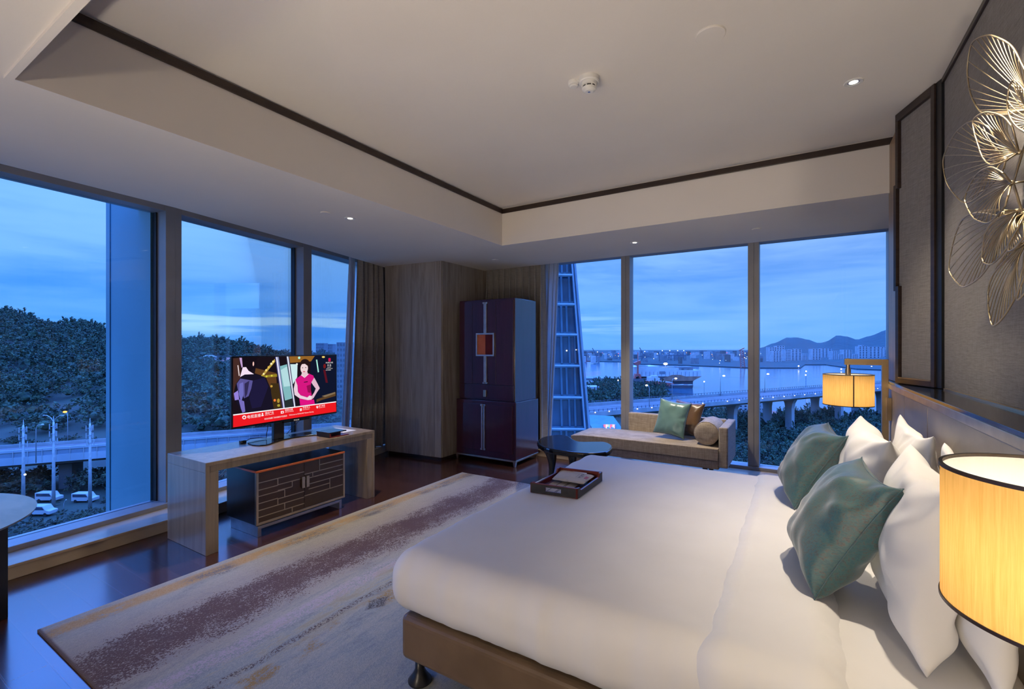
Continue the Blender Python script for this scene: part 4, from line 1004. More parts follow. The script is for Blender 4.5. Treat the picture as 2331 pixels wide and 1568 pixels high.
# ---- lacquer tray with papers
TZ = .651
TR = thing('serving_tray', 'red and black lacquer tray with handle slots lying on the duvet', 'tray', (-1.345, 2.92, TZ))
o_ = Vector((-1.498, 2.655, TZ)); ex = Vector((.318, .036, 0)); ey = Vector((-.012, .46, 0)); TWx, TLy = ex.length, ey.length; ex.normalize(); ey.normalize()
def tp(a, b_, c): return o_ + ex * a + ey * b_ + Vector((0, 0, c))
def tbox(mb, a0, a1, b0, b1, c0, c1, mi=0):
    mb.hexa([tp(a0, b0, c0), tp(a1, b0, c0), tp(a1, b1, c0), tp(a0, b1, c0)], [tp(a0, b0, c1), tp(a1, b0, c1), tp(a1, b1, c1), tp(a0, b1, c1)], mi)
mb = MB(); tbox(mb, 0, TWx, 0, TLy, 0, .008); obj('bottom', mb, M['tray_red'], TR)
tt = .012
for b0, b1, nm in ((0, tt, 'end_wall'), (TLy - tt, TLy, 'end_wall')):
    mb = MB(); h0, h1 = TWx * .32, TWx * .66
    def prof(a0, a1, c0, c1): tbox(mb, a0, a1, b0, b1, c0, c1)
    prof(0, h0, .008, .064); prof(h1, TWx, .008, .064); prof(h0, h1, .008, .020); prof(h0, h1, .046, .064)
    w = obj(nm, mb, M['tray_red'], TR, weld=True)
    sk = MB(); bb0, bb1 = (b0 - .0015, b0) if b0 == 0 else (b1, b1 + .0015)
    b0, b1 = bb0, bb1; mb = sk
    prof(.006, h0, .002, .060); prof(h1, TWx - .012, .002, .060); prof(h0, h1, .002, .020); prof(h0, h1, .046, .060)
    obj('leather_skin', sk, M['tray_black'], w)
for a0, a1, s in ((0, tt, -1), (TWx - tt, TWx, 1)):
    pr_ = [(0, .008), (TLy, .008), (TLy, .064), (TLy - .045, .064), (TLy - .065, .04), (.065, .04), (.05, .046), (.04, .062), (0, .064)]
    mb = MB(); mb.extrude([tp(a0, b_, c) for b_, c in pr_], ex * (a1 - a0)); w = obj('side_wall', mb, M['tray_red'], TR)
    pr2 = [(0.006, .002), (TLy - .006, .002), (TLy - .006, .060), (TLy - .043, .060), (TLy - .065, .037), (.066, .037), (.05, .043), (.038, .058), (.006, .060)]
    e0 = a1 if s > 0 else a0 - .0015
    mb = MB(); mb.extrude([tp(e0, b_, c) for b_, c in pr2], ex * .0015); obj('leather_skin', mb, M['tray_black'], w)
def zq(px, py, z): return at_z(1190 + px / 11.655, 1050 + py / 11.655, z)
# printed card under, cloth bag on top
cq = [zq(470, 640, TZ + .0095), zq(700, 505, TZ + .0095), zq(1330, 620, TZ + .0095), zq(1150, 760, TZ + .0095)]
cl = tp(.045, .02, .0095); cr_ = tp(.215, .02, .0095)
cq = [tp(.045, .018, .0095), tp(.225, .018, .0095), tp(.225, .28, .0095), tp(.045, .28, .0095)]
mb = MB(); mb.extrude(cq, (0, 0, .003))
CD = thing('card', 'cream card with dark stripes inside the lacquer tray', 'card', tp(.13, .15, .0095)); obj('sheet', mb, M['paper'], CD)
mb = MB()
for a in (.098, .150, .160): mb.extrude([tp(a, .019, .0126), tp(a + .004, .019, .0126), tp(a + .004, .27, .0126), tp(a, .27, .0126)], (0, 0, .0006))
obj('stripe', mb, M['ink'], CD)
PB = thing('cloth_bag', 'folded cream cloth bag with red mark lying in the tray', 'bag', tp(.17, .26, .02))
pa, pb, pcx, pd = zq(690, 505, TZ + .030), zq(1000, 205, TZ + .030), zq(1985, 405, TZ + .036), zq(1650, 660, TZ + .034)
bc_ = (pa + pb + pcx + pd) / 4 + Vector((0, 0, .006)); pa, pb, pcx, pd = [bc_ + (q - (pa + pb + pcx + pd) / 4) * .88 for q in (pa, pb, pcx, pd)]
def bagf(s):
    def fn(u, v):
        p = (pa.lerp(pd, u)).lerp(pb.lerp(pcx, u), v)
        e = min(1, min(u, 1 - u, v, 1 - v) * 9)
        return p + Vector((0, 0, s * .010 * e ** .5 + .003 * mnoise.noise(Vector((u * 4, v * 3, s)))))
    return fn
mb = MB(); mb.grid(bagf(1), 30, 20); mb.grid(bagf(-1), 30, 20); bg = obj('bag', mb, M['paper'], PB, smooth=True, weld=True)
def onbag(u, v): return bagf(1)(u, v) + Vector((0, 0, .0012))
xd = (onbag(.8, .2) - onbag(.8, .85)); xd = xd.normalized(); yd0 = onbag(.9, .5) - onbag(.6, .5); yd0 = (yd0 - xd * yd0.dot(xd)).normalized()
text('lettering', 'HUALUXE', .024, onbag(.70, .82), xd, -yd0 * -1, M['ink'], bg, bold=.0006); text('lettering', 'XIAMEN HAICANG', .010, onbag(.63, .72), xd, yd0, M['ink'], bg); text('lettering', '华邑酒店', .014, onbag(.77, .70), xd, yd0, M['ink'], bg)
mb = MB()
for k in range(3):
    u0 = .87 + .0; v0 = .62 - k * .085
    q = [onbag(u0, v0), onbag(u0 + .085, v0), onbag(u0 + .085, v0 - .055), onbag(u0, v0 - .055)]; mb.extrude(q, (0, 0, .0005))
obj('red_mark', mb, M['red_ink'], bg)

# ================================================================== bedside wall lamps
LC = Vector((.324, 4.50, 0)); LR = .166; LZ0, LZ1 = 1.148, 1.386
def lamp(lx, ly, label):
    LC = Vector((lx, ly, 0))
    root = thing('wall_lamp', label, 'lamp', (.57, ly, 1.35), 'bedside wall lamps')
    mb = MB(); mb.box(.532, .572, ly - .022, ly + .022, .78, 1.508); mb.box(lx - .024, .532, ly - .02, ly + .02, 1.462, 1.508)
    obj('bracket', mb, M['bronze'], root, bevel=.002)
    mb = MB(); mb.box(.555, .5849, ly - .06, ly + .06, 1.05, 1.22)
    obj('wall_plate', mb, M['bronze'], root, bevel=.002)
    mb = MB(); mb.lathe([(.001, 1.512), (.013, 1.512), (.013, 1.43), (.019, 1.43), (.019, 1.345), (.045, 1.340), (.045, 1.334), (.001, 1.334)], (LC.x, LC.y, 0), 24)
    obj('stem', mb, M['bronze'], root, smooth=False)
    mb = MB(); mb.lathe([(LR, LZ0), (LR, LZ1)], (LC.x, LC.y, 0), 96); sh = obj('shade', mb, M['shade'], root, smooth=True, fix=False)
    for z, nm in ((LZ0, 'rim'), (LZ1, 'rim')):
        mb = MB(); mb.lathe([(LR - .0035, z - .003), (LR + .002, z - .003), (LR + .002, z + .003), (LR - .0035, z + .003), (LR - .0035, z - .003)], (LC.x, LC.y, 0), 96); obj(nm, mb, M['dark_wood'], sh)
    va = math.atan2(-LC.y, -LC.x) + .21; mb = MB()
    c = Vector((LC.x + math.cos(va) * LR, LC.y + math.sin(va) * LR, 0)); mb.bar(c + Vector((0, 0, LZ0)), c + Vector((0, 0, LZ1)), .007, .004, up=(math.cos(va), math.sin(va), 0)); obj('seam', mb, M['dark_wood'], sh)
    mb = MB(); mb.sphere((LC.x, LC.y, 1.29), .02, 16, 10); obj('bulb', mb, M['bulb'], root, smooth=True)
    ld = bpy.data.lights.new('lamp_glow', 'POINT'); ld.energy = 4.3; ld.color = (1, .86, .64); ld.shadow_soft_size = .03
    lo = bpy.data.objects.new('lamp_glow', ld); link(lo, root); lo.location = Vector((LC.x, LC.y, 1.25)) - root.location
    return root
M['bulb'] = emit('warm_bulb', (1, .78, .45, 1), 6)
lamp(.324, 4.50, 'bedside wall lamp with drum shade at the window end of the headboard')
lamp(.387, 1.135, 'bedside wall lamp with large glowing drum shade closest to the pillows in front')

# ================================================================== wall sculpture of wire petals
SC_ = thing('wall_sculpture', 'gold wire sculpture of overlapping leaf fans on the linen wall', 'wall art', (XW, 3.0, 2.2))
M['art'] = mat('antique_gold', (.5, .40, .25), .42, 1.0, fn=varied((.42, .33, .2), (.58, .47, .31), 10))
def petal(o1, hub, px, oy, nrib, bow=.022, hubx=None):
    k = 862 / 231
    c = lambda p, x: at_x(2100 + p[0] / k, oy + p[1] / k, x)
    def X(p):    # rim stands proud, hub near the wall
        return px
    P = [c(p, px) for p in o1]; hb = c(hub, (hubx or px + .045))
    pl = []
    m = len(P)
    for i in range(m - 1):
        a, b_, c_, d_ = P[max(i - 1, 0)], P[i], P[i + 1], P[min(i + 2, m - 1)]
        for q in range(5):
            t = q / 5; pl.append(.5 * ((2 * b_) + (c_ - a) * t + (2 * a - 5 * b_ + 4 * c_ - d_) * t * t + (3 * b_ - a - 3 * c_ + d_) * t ** 3))
    pl.append(P[-1])
    mb = MB(); mb.tube([hb] + pl + [hb], .0032, 6)
    L_ = [0]
    for a, b_ in zip(pl[:-1], pl[1:]): L_.append(L_[-1] + (b_ - a).length)
    for r in range(1, nrib):
        t = L_[-1] * (r / nrib); i = max(j for j in range(len(L_)) if L_[j] <= t); i = min(i, len(pl) - 2)
        f = (t - L_[i]) / max(1e-6, L_[i + 1] - L_[i]); e = pl[i].lerp(pl[i + 1], f)
        pts = []
        for q in range(9):
            s = q / 8; w = e.lerp(hb, s); b2 = math.sin(PI * s)
            pts.append(w + Vector((-bow * b2 * .6, 0, bow * b2 * .55 * (1 if r < nrib * .55 else .3))))
        mb.tube(pts, [.0019] * 7 + [.0022, .0028], 5)
    mb.sphere(hb, .009, 10, 8)
    return obj('leaf_fan', mb, M['art'], SC_, smooth=True)
PET = [([(900, 430), (850, 330), (760, 170), (640, 95), (545, 75), (440, 120), (400, 200), (380, 350), (385, 450), (410, 580), (470, 700), (540, 745), (720, 750)], (985, 700), .66, 60, 22),
       ([(950, 700), (862, 540), (800, 470), (765, 460), (735, 520), (720, 650), (740, 760), (800, 850), (880, 900)], (1000, 830), .63, 60, 16),
       ([(560, 850), (430, 805), (350, 840), (270, 920), (200, 1050), (175, 1130), (180, 1220), (210, 1340), (290, 1450), (360, 1500), (450, 1465), (600, 1330), (690, 1210)], (708, 1130), .65, 60, 22),
       ([(760, 850), (680, 765), (555, 728), (480, 750), (430, 800), (440, 900), (470, 1000), (510, 1110), (580, 1175), (700, 1145)], (818, 1070), .62, 60, 18),
       ([(690, 1250), (575, 1195), (470, 1250), (400, 1350), (360, 1450), (365, 1500), (400, 1580), (450, 1640), (540, 1670), (600, 1640), (700, 1530)], (758, 1330), .60, 60, 20),
       ([(640, 190), (500, 165), (400, 180), (330, 240), (270, 380), (230, 560), (225, 650), (260, 720), (330, 790), (400, 775), (500, 700), (600, 560)], (800, 150), .65, 440, 22),
       ([(720, 185), (690, 190), (600, 240), (540, 320), (515, 430), (505, 540), (530, 595), (600, 595), (690, 500), (760, 380)], (812, 150), .61, 440, 22),
       ([(820, 280), (780, 350), (730, 440), (735, 490), (790, 460), (862, 370)], (870, 170), .60, 440, 14),
       ([(790, 480), (700, 570), (600, 690), (560, 800), (555, 930), (570, 1050), (600, 1125), (680, 1060), (780, 900), (850, 720)], (880, 420), .64, 440, 22),
       ([(1000, 500), (900, 640), (830, 800), (800, 900), (840, 880), (930, 760), (1020, 600)], (1010, 430), .62, 440, 12)]
for o1, hub, px, oy, n_ in PET: petal(o1, hub, px, oy, n_)
mb = MB()
k_ = 862 / 231
cp = [at_x(2100 + p[0] / k_, oy + p[1] / k_, XW - .03) for p, oy in (((1000, 760), 60), ((850, 1060), 60), ((770, 1330), 60), ((840, 1560), 60), ((880, 420), 440), ((1000, 460), 440))]
mb.tube(cp, .0045, 8)
for p in cp[1:5]: mb.tube([p, Vector((XW, p.y, p.z))], .004, 8)
obj('stem', mb, M['art'], SC_, smooth=True)

# ================================================================== ceiling fittings
M['lens'] = emit('downlight_lens', (1, .93, .82, 1), 7)
def downlight(u, v, z, label, tilt=0, pos=None):
    p = pos or at_z(u, v, z)
    r = thing('downlight', label, 'ceiling light', (p.x, p.y, z), 'recessed ceiling downlights')
    mb = MB(); mb.lathe([(.034, -.004), (.048, -.006), (.052, -.003), (.052, 0), (.034, 0), (.034, -.004)], (p.x, p.y, z), 36); obj('trim_ring', mb, M['white_plastic'], r, smooth=False)
    mb = MB(); mb.lathe([(.034, -.0015), (.024, -.001), (.024, -.0005)], (p.x, p.y, z), 30); obj('reflector', mb, M['steel'], r)
    mb = MB(); mb.lathe([(.024, -.0012), (.001, -.0012)], (p.x, p.y, z), 30); obj('lens', mb, M['lens'], r)
    return r
dl1 = downlight(1943, 187, ZT, 'round downlight in the raised ceiling above the bed pillows')
dl2 = downlight(797, 497, ZC, 'round downlight in the lower ceiling near the left windows')
dl3 = downlight(1445, 552, ZC, 'round downlight in the lower ceiling above the daybed')
def cover(u, v, z, r_, label):
    p = at_z(u, v, z); t = thing('ceiling_disc', label, 'ceiling disc', (p.x, p.y, z), 'flat ceiling discs')
    mb = MB(); mb.lathe([(.001, -.009), (r_ - .003, -.009), (r_, -.007), (r_, 0)], (p.x, p.y, z), 48); obj('plate', mb, M['ceiling'], t)
    mb = MB(); mb.lathe([(.001, -.002), (r_ * 1.03, -.002), (r_ * 1.03, 0)], (p.x, p.y, z), 48); obj('shadow_ring', mb, M['shell'], t)
cover(1617, 79, ZT, .075, 'flat round disc in the raised ceiling right of the smoke detector')
cover(741, 484, ZC, .043, 'flat round disc beside the downlight near the left windows')
cover(1722, 521, ZC, .043, 'flat round disc in the lower ceiling above the far right windows')
cover(1127, 591, ZC, .043, 'flat round disc in the lower ceiling above the plum cabinet')
sp = at_z(1341, 178, ZT)
SD = thing('smoke_detector', 'white smoke detector with blue dot on the raised ceiling', 'smoke detector', (sp.x, sp.y, ZT))
mb = MB(); mb.lathe([(.062, 0), (.062, -.026), (.058, -.031), (.050, -.031)], (sp.x, sp.y, ZT), 40); mb.lathe([(.050, -.031), (.049, -.05), (.040, -.052)], (sp.x, sp.y, ZT), 40); mb.lathe([(.044, -.062), (.040, -.074), (.024, -.084), (.001, -.085)], (sp.x, sp.y, ZT), 40)
for i in range(8):
    a = 2 * PI * i / 8; mb.bar((sp.x + .043 * math.cos(a), sp.y + .043 * math.sin(a), ZT - .051), (sp.x + .043 * math.cos(a), sp.y + .043 * math.sin(a), ZT - .064), .006, .008)
obj('body', mb, M['white_plastic'], SD, smooth=False)
mb = MB(); mb.lathe([(.038, -.05), (.038, -.065)], (sp.x, sp.y, ZT), 32); obj('vent_slots', mb, M['grey_plastic'], SD)
mb = MB(); mb.lathe([(.008, -.0856), (.001, -.0856)], (sp.x, sp.y, ZT), 16); obj('blue_dot', mb, mat('blue_lens', (.05, .12, .4), .3), SD)
s2 = at_z(1306, 186, ZT)
SN = thing('sensor', 'small white round sensor beside the smoke detector', 'sensor', (s2.x, s2.y, ZT))
mb = MB(); mb.lathe([(.034, 0), (.034, -.018), (.026, -.022), (.001, -.022)], (s2.x, s2.y, ZT), 32); mb.box(s2.x, sp.x - .05, s2.y - .015, s2.y + .025, ZT - .016, ZT - .001); obj('body', mb, M['white_plastic'], SN)
mb = MB(); mb.lathe([(.027, -.024), (.027, -.03), (.02, -.034), (.001, -.035)], (s2.x, s2.y, ZT), 28); obj('cap', mb, M['white_plastic'], SN)
# ================================================================== the world outside (floor level = 0, streets far below)
GZ, WZ = -32.0, -34.0
M['field'] = mat('meadow', (.03, .05, .035), .95, fn=varied((.005, .014, .012), (.014, .028, .018), .09, detail=8))
M['leaf'] = mat('tree_leaves', (.02, .04, .02), .9, fn=varied((.008, .024, .019), (.042, .086, .044), .3, detail=8, lo=.36, hi=.66))
M['leaf2'] = mat('shrub_leaves', (.03, .05, .02), .9, fn=varied((.006, .013, .009), (.030, .048, .022), .5, detail=8, lo=.36, hi=.66))
M['mount'] = mat('wooded_slope', (.02, .04, .04), .95, fn=varied((.003, .020, .026), (.007, .032, .036), .02, detail=8, bump=.6, bscale=.05, bdist=8))
M['asphalt'] = mat('asphalt', (.12, .12, .13), .8, fn=varied((.055, .052, .058), (.08, .072, .08), .25, (1, 1, 1), 4))
M['concrete'] = mat('pale_concrete', (.4, .4, .4), .8, fn=varied((.17, .19, .2), (.24, .26, .27), .3, (1, 1, .2), 4))
M['concrete_dark'] = mat('weathered_concrete', (.16, .16, .17), .85, fn=varied((.06, .065, .07), (.09, .095, .1), .3))
M['barrier'] = mat('noise_barrier', (.5, .55, .6), .4, fn=varied((.2, .25, .29), (.26, .31, .35), .2))
M['galv'] = mat('galvanised_steel', (.6, .62, .65), .45, .3, fn=varied((.26, .29, .31), (.33, .36, .38), 1.5))
M['render'] = mat('white_render', (.62, .62, .6), .85, fn=varied((.24, .26, .27), (.31, .33, .34), .15))
M['render2'] = mat('grey_render', (.38, .4, .42), .85, fn=varied((.09, .11, .13), (.15, .17, .19), .12))
M['dark_window'] = mat('dark_window_glass', (.03, .04, .06), .15, fn=varied((.022, .03, .05), (.04, .05, .07), .8))
M['red_roof'] = mat('red_roof_tiles', (.25, .07, .05), .8, fn=varied((.2, .055, .04), (.3, .09, .06), 1))
M['red_steel'] = mat('red_steel', (.32, .06, .05), .5, fn=varied((.28, .05, .045), (.36, .075, .06), .5))
M['crane_steel'] = mat('blue_grey_steel', (.06, .08, .12), .6, fn=varied((.05, .07, .1), (.075, .095, .14), .3))
M['ship_white'] = mat('ship_white', (.7, .7, .7), .5, fn=varied((.33, .34, .35), (.4, .41, .42), .2))
M['ship_brown'] = mat('ship_rust', (.19, .09, .06), .6, fn=varied((.16, .075, .05), (.24, .12, .08), .3))
M['ship_dark'] = mat('ship_antifouling', (.03, .035, .05), .6, fn=varied((.025, .03, .04), (.04, .045, .06), .3))
M['teal_roof'] = mat('teal_sheet_roof', (.05, .3, .28), .6, fn=varied((.012, .09, .085), (.018, .12, .11), .4))
M['fin'] = mat('blue_grey_cladding', (.14, .22, .30), .3, .1, fn=varied((.022, .10, .155), (.03, .12, .18), 1.2))
M['curtain_glass'] = mat('tower_glass', (.02, .05, .09), .08, fn=varied((.015, .04, .075), (.028, .065, .11), .6))
M['slab'] = mat('tower_slab', (.2, .3, .4), .6, fn=varied((.035, .085, .13), (.05, .11, .16), .7))
M['tube'] = mat('tower_tube', (.5, .6, .7), .4, fn=varied((.13, .2, .26), (.18, .25, .31), 1))
LAMPW = emit('white_lamp', (1, .93, .8, 1), 4); LAMPO = emit('sodium_lamp', (1, .42, .09, 1), 2.6); LAMPB = emit('cool_lamp', (.8, .93, 1, 1), 2.5); LAMPR = emit('red_lamp', (1, .1, .15, 1), 2)
def water_fn(nt, b):
    v = nt.coord('Object', (.02, .05, 1), (0, 0, .5))
    n = nt.noise(v, 1.0, 5, .6); f = nt.noise(nt.coord('Object'), .35, 3)
    nt.l.new(nt.ramp(n, [(.3, (.012, .06, .10)), (.7, (.025, .09, .14))]), b.inputs['Base Color'])
    nt.l.new(nt.bump(nt.math('ADD', f, n), .05, 1.0), b.inputs['Normal'])
M['water'] = mat('harbour_water', (.03, .09, .18), .13, fn=water_fn, ior=1.33)

def interp(P, u):
    if u <= P[0][0]: return P[0][1]
    for (a, b), (c, d) in zip(P[:-1], P[1:]):
        if u <= c: t = (u - a) / (c - a); t = t * t * (3 - 2 * t) * .5 + t * .5; return b + (d - b) * t
    return P[-1][1]
def sm(t): t = max(0, min(1, t)); return t * t * (3 - 2 * t)

# ---- left: meadow rising to the wooded hill
SKY = [(-900, 640), (-300, 668), (0, 706), (60, 714), (110, 738), (170, 732), (240, 744), (320, 756), (413, 772), (470, 772), (540, 775), (600, 792), (655, 804), (700, 804), (760, 808), (860, 815)]
def hill_z(u, t):
    tr = 430; zr = EYE + (790 - interp(SKY, u)) / FPX * tr - 5.5
    if t < tr: s = sm((t - 160) / (tr - 160)); s = .35 * ((t - 160) / (tr - 160) if t > 160 else 0) + .65 * s; return GZ + (zr - GZ) * s
    return zr - (t - tr) * .12
us = np.linspace(-900, 900, 110); ts = list(np.linspace(30, 160, 12)) + list(np.linspace(170, 560, 40))
mb = MB()
def hfn(a, b):
    u = us[int(round(a * (len(us) - 1)))]; t = ts[int(round(b * (len(ts) - 1)))]
    p = at_d(u, VH, t); return (p.x, p.y, hill_z(u, t) + .6 * mnoise.noise(Vector((p.x * .06, p.y * .06, 0))))
mb.grid(hfn, len(us) - 1, len(ts) - 1)
struct(obj('hillside', mb, M['field'], smooth=True, fix=True))

_ico = {}
def blob_templates(sub, n, seed, rough=.28):
    out = []
    for k in range(n):
        bm = bmesh.new(); bmesh.ops.create_icosphere(bm, subdivisions=sub, radius=1.0)
        for v in bm.verts:
            p = v.co.copy(); d = 1 + rough * mnoise.noise(p * 1.7 + Vector((seed + k * 9.1, 0, 0))) + rough * .7 * mnoise.noise(p * 3.9 + Vector((0, seed + k * 5.3, 0))) + rough * .45 * mnoise.noise(p * 8.5 + Vector((0, 0, seed + k)))
            v.co = p * d
        vs = np.array([v.co[:] for v in bm.verts]); bm.verts.index_update(); fs = np.array([[v.index for v in f.verts] for f in bm.faces]); bm.free()
        out.append((vs, fs))
    return out
def leafy_templates(n, leaves, seed, size):
    """crown = lumpy core wrapped in many small leaf sprays"""
    out = []
    r_ = np.random.default_rng(seed); core = blob_templates(2, n, seed, .5)
    for k in range(n):
        cv, cf = core[k]; V = [cv * .42]; F = [cf]; off = len(cv)
        for _ in range(leaves):
            d = r_.normal(size=3); d /= np.linalg.norm(d); d[2] = d[2] if d[2] > -.35 else -d[2]
            base = cv[np.argmax(cv @ d)]; p = base * r_.uniform(.58, 1.04) + r_.normal(size=3) * .07
            nrm = d + r_.normal(size=3) * .55; nrm /= np.linalg.norm(nrm)
            t = np.cross(nrm, r_.normal(size=3)); t /= np.linalg.norm(t); q = np.cross(nrm, t); s_ = size * r_.uniform(.6, 1.4)
            V.append(np.array([p + t * s_, p + q * s_ * .7, p - t * s_, p - q * s_ * .7])); F.append(np.array([[off, off + 1, off + 2], [off, off + 2, off + 3]])); off += 4
        out.append((np.concatenate(V), np.concatenate(F)))
    return out
TPL = leafy_templates(7, 500, 5, .085)
PENDING = []; EXC = []
def foliage(name, label, items, m, cat='trees', tpl=None, trunk=False):
    """items: (x, y, z_base, radius, height) crowns gathered into one uncountable mass"""
    PENDING.append((name, label, items, m, cat))
def grow(name, label, items, m, cat):
    tpl = TPL; V = []; F = []; off = 0
    for x, y, z, r, hgt in items:
        if any((x - ex_) ** 2 + (y - ey_) ** 2 < (er + 1.22 * r) ** 2 for ex_, ey_, er in EXC): continue
        vs, fs = tpl[rng.integers(len(tpl))]
        a = rng.uniform(0, 6.28); c, s = math.cos(a), math.sin(a)
        w = vs.copy(); w = np.stack([w[:, 0] * c - w[:, 1] * s, w[:, 0] * s + w[:, 1] * c, w[:, 2]], 1)
        w = w * np.array([r, r, hgt / 2]) + np.array([x, y, z + hgt / 2])
        V.append(w); F.append(fs + off); off += len(vs)
    V = np.concatenate(V); F = np.concatenate(F)
    me = bpy.data.meshes.new(name); nf = len(F)
    me.vertices.add(len(V)); me.vertices.foreach_set('co', V.astype(np.float32).ravel())
    me.loops.add(nf * 3); me.loops.foreach_set('vertex_index', F.astype(np.int32).ravel())
    me.polygons.add(nf); me.polygons.foreach_set('loop_start', np.arange(0, nf * 3, 3, dtype=np.int32))
    me.update(calc_edges=True); me.polygons.foreach_set('use_smooth', np.zeros(nf, dtype=bool)); me.materials.append(m)
    o = bpy.data.objects.new(name, me); link(o); return tag(o, label, cat, None, 'stuff')
it = []
for _ in range(1700):
    u = rng.uniform(-330, 840); t = 172 + (445 - 172) * rng.uniform(0, 1) ** .75
    r = rng.uniform(3.2, 6.2); p = at_d(u, VH, t); it.append((p.x, p.y, hill_z(u, t) - 1.2, r, r * rng.uniform(1.3, 2.0)))
for u in np.arange(-120, 830, 6.0):      # crest line
    t = 430 + rng.uniform(-6, 6); r = rng.uniform(2.4, 4.4); p = at_d(u, VH, t); it.append((p.x, p.y, hill_z(u, t) + rng.uniform(-1, 1.2), r, r * rng.uniform(1.2, 1.9)))
foliage('hill_trees', 'dense dark trees covering the hill beyond the left windows', it, M['leaf'])
it = []
for _ in range(230):
    u = rng.uniform(-200, 780); t = rng.uniform(103, 116); r = rng.uniform(1.8, 3.4); p = at_d(u, VH, t); it.append((p.x, p.y, GZ, r, rng.uniform(3.0, 4.9)))
for _ in range(420):
    u = rng.uniform(-200, 780); t = rng.uniform(70, 101); r = rng.uniform(.6, 1.6); p = at_d(u, VH, t); it.append((p.x, p.y, GZ - .2, r, rng.uniform(.9, 1.9)))
for _ in range(90):
    u = rng.uniform(-250, 800); t = rng.uniform(140, 168); r = rng.uniform(.8, 1.9); p = at_d(u, VH, t); it.append((p.x, p.y, GZ - .2, r, rng.uniform(1.2, 2.6)))
foliage('roadside_trees', 'trees and low shrubs below and beside the left elevated road', it, M['leaf2'], 'trees')

# ---- left: elevated road with noise barrier
R0, R1 = Vector((-149.0, 27.9, 0)), Vector((-118.8, 75.9, 0)); rd = (R1 - R0).normalized(); rn = Vector((-rd.y, rd.x, 0))
if rn.x > 0: rn = -rn
RD = thing('elevated_road', 'elevated road with pale noise barrier passing below the wooded hill', 'road', R0 + Vector((0, 0, GZ)))
def along(s, off, z): p = R0 + rd * s + rn * off; return Vector((p.x, p.y, z))
def rbar(s0, s1, o0, o1, z0, z1, mb=None):
    mb = mb or MB(); mb.hexa([along(s0, o0, z0), along(s1, o0, z0), along(s1, o1, z0), along(s0, o1, z0)], [along(s0, o0, z1), along(s1, o0, z1), along(s1, o1, z1), along(s0, o1, z1)]); return mb
S0, S1 = -70, 170
obj('deck', rbar(S0, S1, 0, 19, -24.2, -23.5), M['asphalt'], RD)
obj('girder', rbar(S0, S1, 1.2, 17, -25.2, -24.2), M['concrete_dark'], RD)
b_ = rbar(S0, S1, -.15, .25, -24.5, -22.85); rbar(S0, S1, -.12, .2, -21.75, -21.2, b_); obj('parapet', b_, M['barrier'], RD)
obj('barrier_panel', rbar(S0, S1, .02, .12, -22.85, -21.75), mat('clear_barrier', (.32, .38, .46), .25, fn=varied((.12, .17, .22), (.16, .21, .26), .2)), RD)
b_ = MB()
for i in range(int((S1 - S0) / 2.4)): rbar(S0 + i * 2.4, S0 + i * 2.4 + .12, -.18, .1, -24.4, -21.3, b_)
obj('barrier_posts', b_, M['galv'], RD)
obj('far_kerb', rbar(S0, S1, 18.7, 19, -23.5, -22.8), M['concrete'], RD)
for s in (-30, 8, 46, 84, 122):
    b_ = rbar(s, s + 2.4, 5, 12, GZ, -26.2); b_.hexa([along(s, 5, -26.2), along(s + 2.4, 5, -26.2), along(s + 2.4, 12, -26.2), along(s, 12, -26.2)], [along(s - .4, 1.5, -25.2), along(s + 2.8, 1.5, -25.2), along(s + 2.8, 16, -25.2), along(s - .4, 16, -25.2)])
    obj('pier', b_, M['concrete_dark'], RD)

# ---- left: three antenna masts
def mast(u, v, top_v, label, t=96, arms=False):
    p = at_d(u, v, t); p.z = GZ; top = EYE + (790 - top_v) / FPX * t
    r = thing('antenna_mast', label, 'mast', p, 'antenna masts beyond the left window')
    mb = MB(); mb.tube([p, p + Vector((0, 0, (top - GZ) * .45)), Vector((p.x, p.y, top - 1.2)), Vector((p.x, p.y, top - 1.1)), Vector((p.x, p.y, top))], [.34, .27, .16, .05, .03], 12); obj('pole', mb, M['galv'], r, smooth=True)
    for lv in range(3):
        z = top - 2.1 - lv * 1.5
        for k in range(3):
            a = k * 2.09 + lv * .5; q = Vector((p.x + .62 * math.cos(a), p.y + .62 * math.sin(a), z))
            mb = MB(); mb.bar(q + Vector((0, 0, -.55)), q + Vector((0, 0, .55)), .22, .12, up=(math.cos(a), math.sin(a), 0)); mb.bar((p.x, p.y, z), q, .05, .05); obj('antenna', mb, M['galv'], r)
        mb = MB(); mb.lathe([(.4, z - .05), (.4, z + .05)], (p.x, p.y, 0), 14); obj('ring', mb, M['galv'], r)
    if arms:
        R_ = Vector((Rx, Ry, 0))
        for s in (-1, 1):
            mb = MB(); c = Vector((p.x, p.y, top - .4)); mb.tube([c + Vector((0, 0, -.8)), c + R_ * s * .6 + Vector((0, 0, .1)), c + R_ * s * 1.4 + Vector((0, 0, .55)), c + R_ * s * 2.0 + Vector((0, 0, .6))], .06, 6); mb.sphere(c + R_ * s * 2.0 + Vector((0, 0, .56)), .2, 8, 6, sc=(1, 1, .4)); obj('lamp_arm', mb, M['galv'], r)
    return r
mast(53, 1160, 955, 'pale antenna mast farthest left beyond the round marble table')
mast(122, 1160, 947, 'pale antenna mast with two curved lamp arms at its top', arms=True)
mast(205, 1160, 951, 'pale antenna mast with bulky antenna panels next to the blue fin')
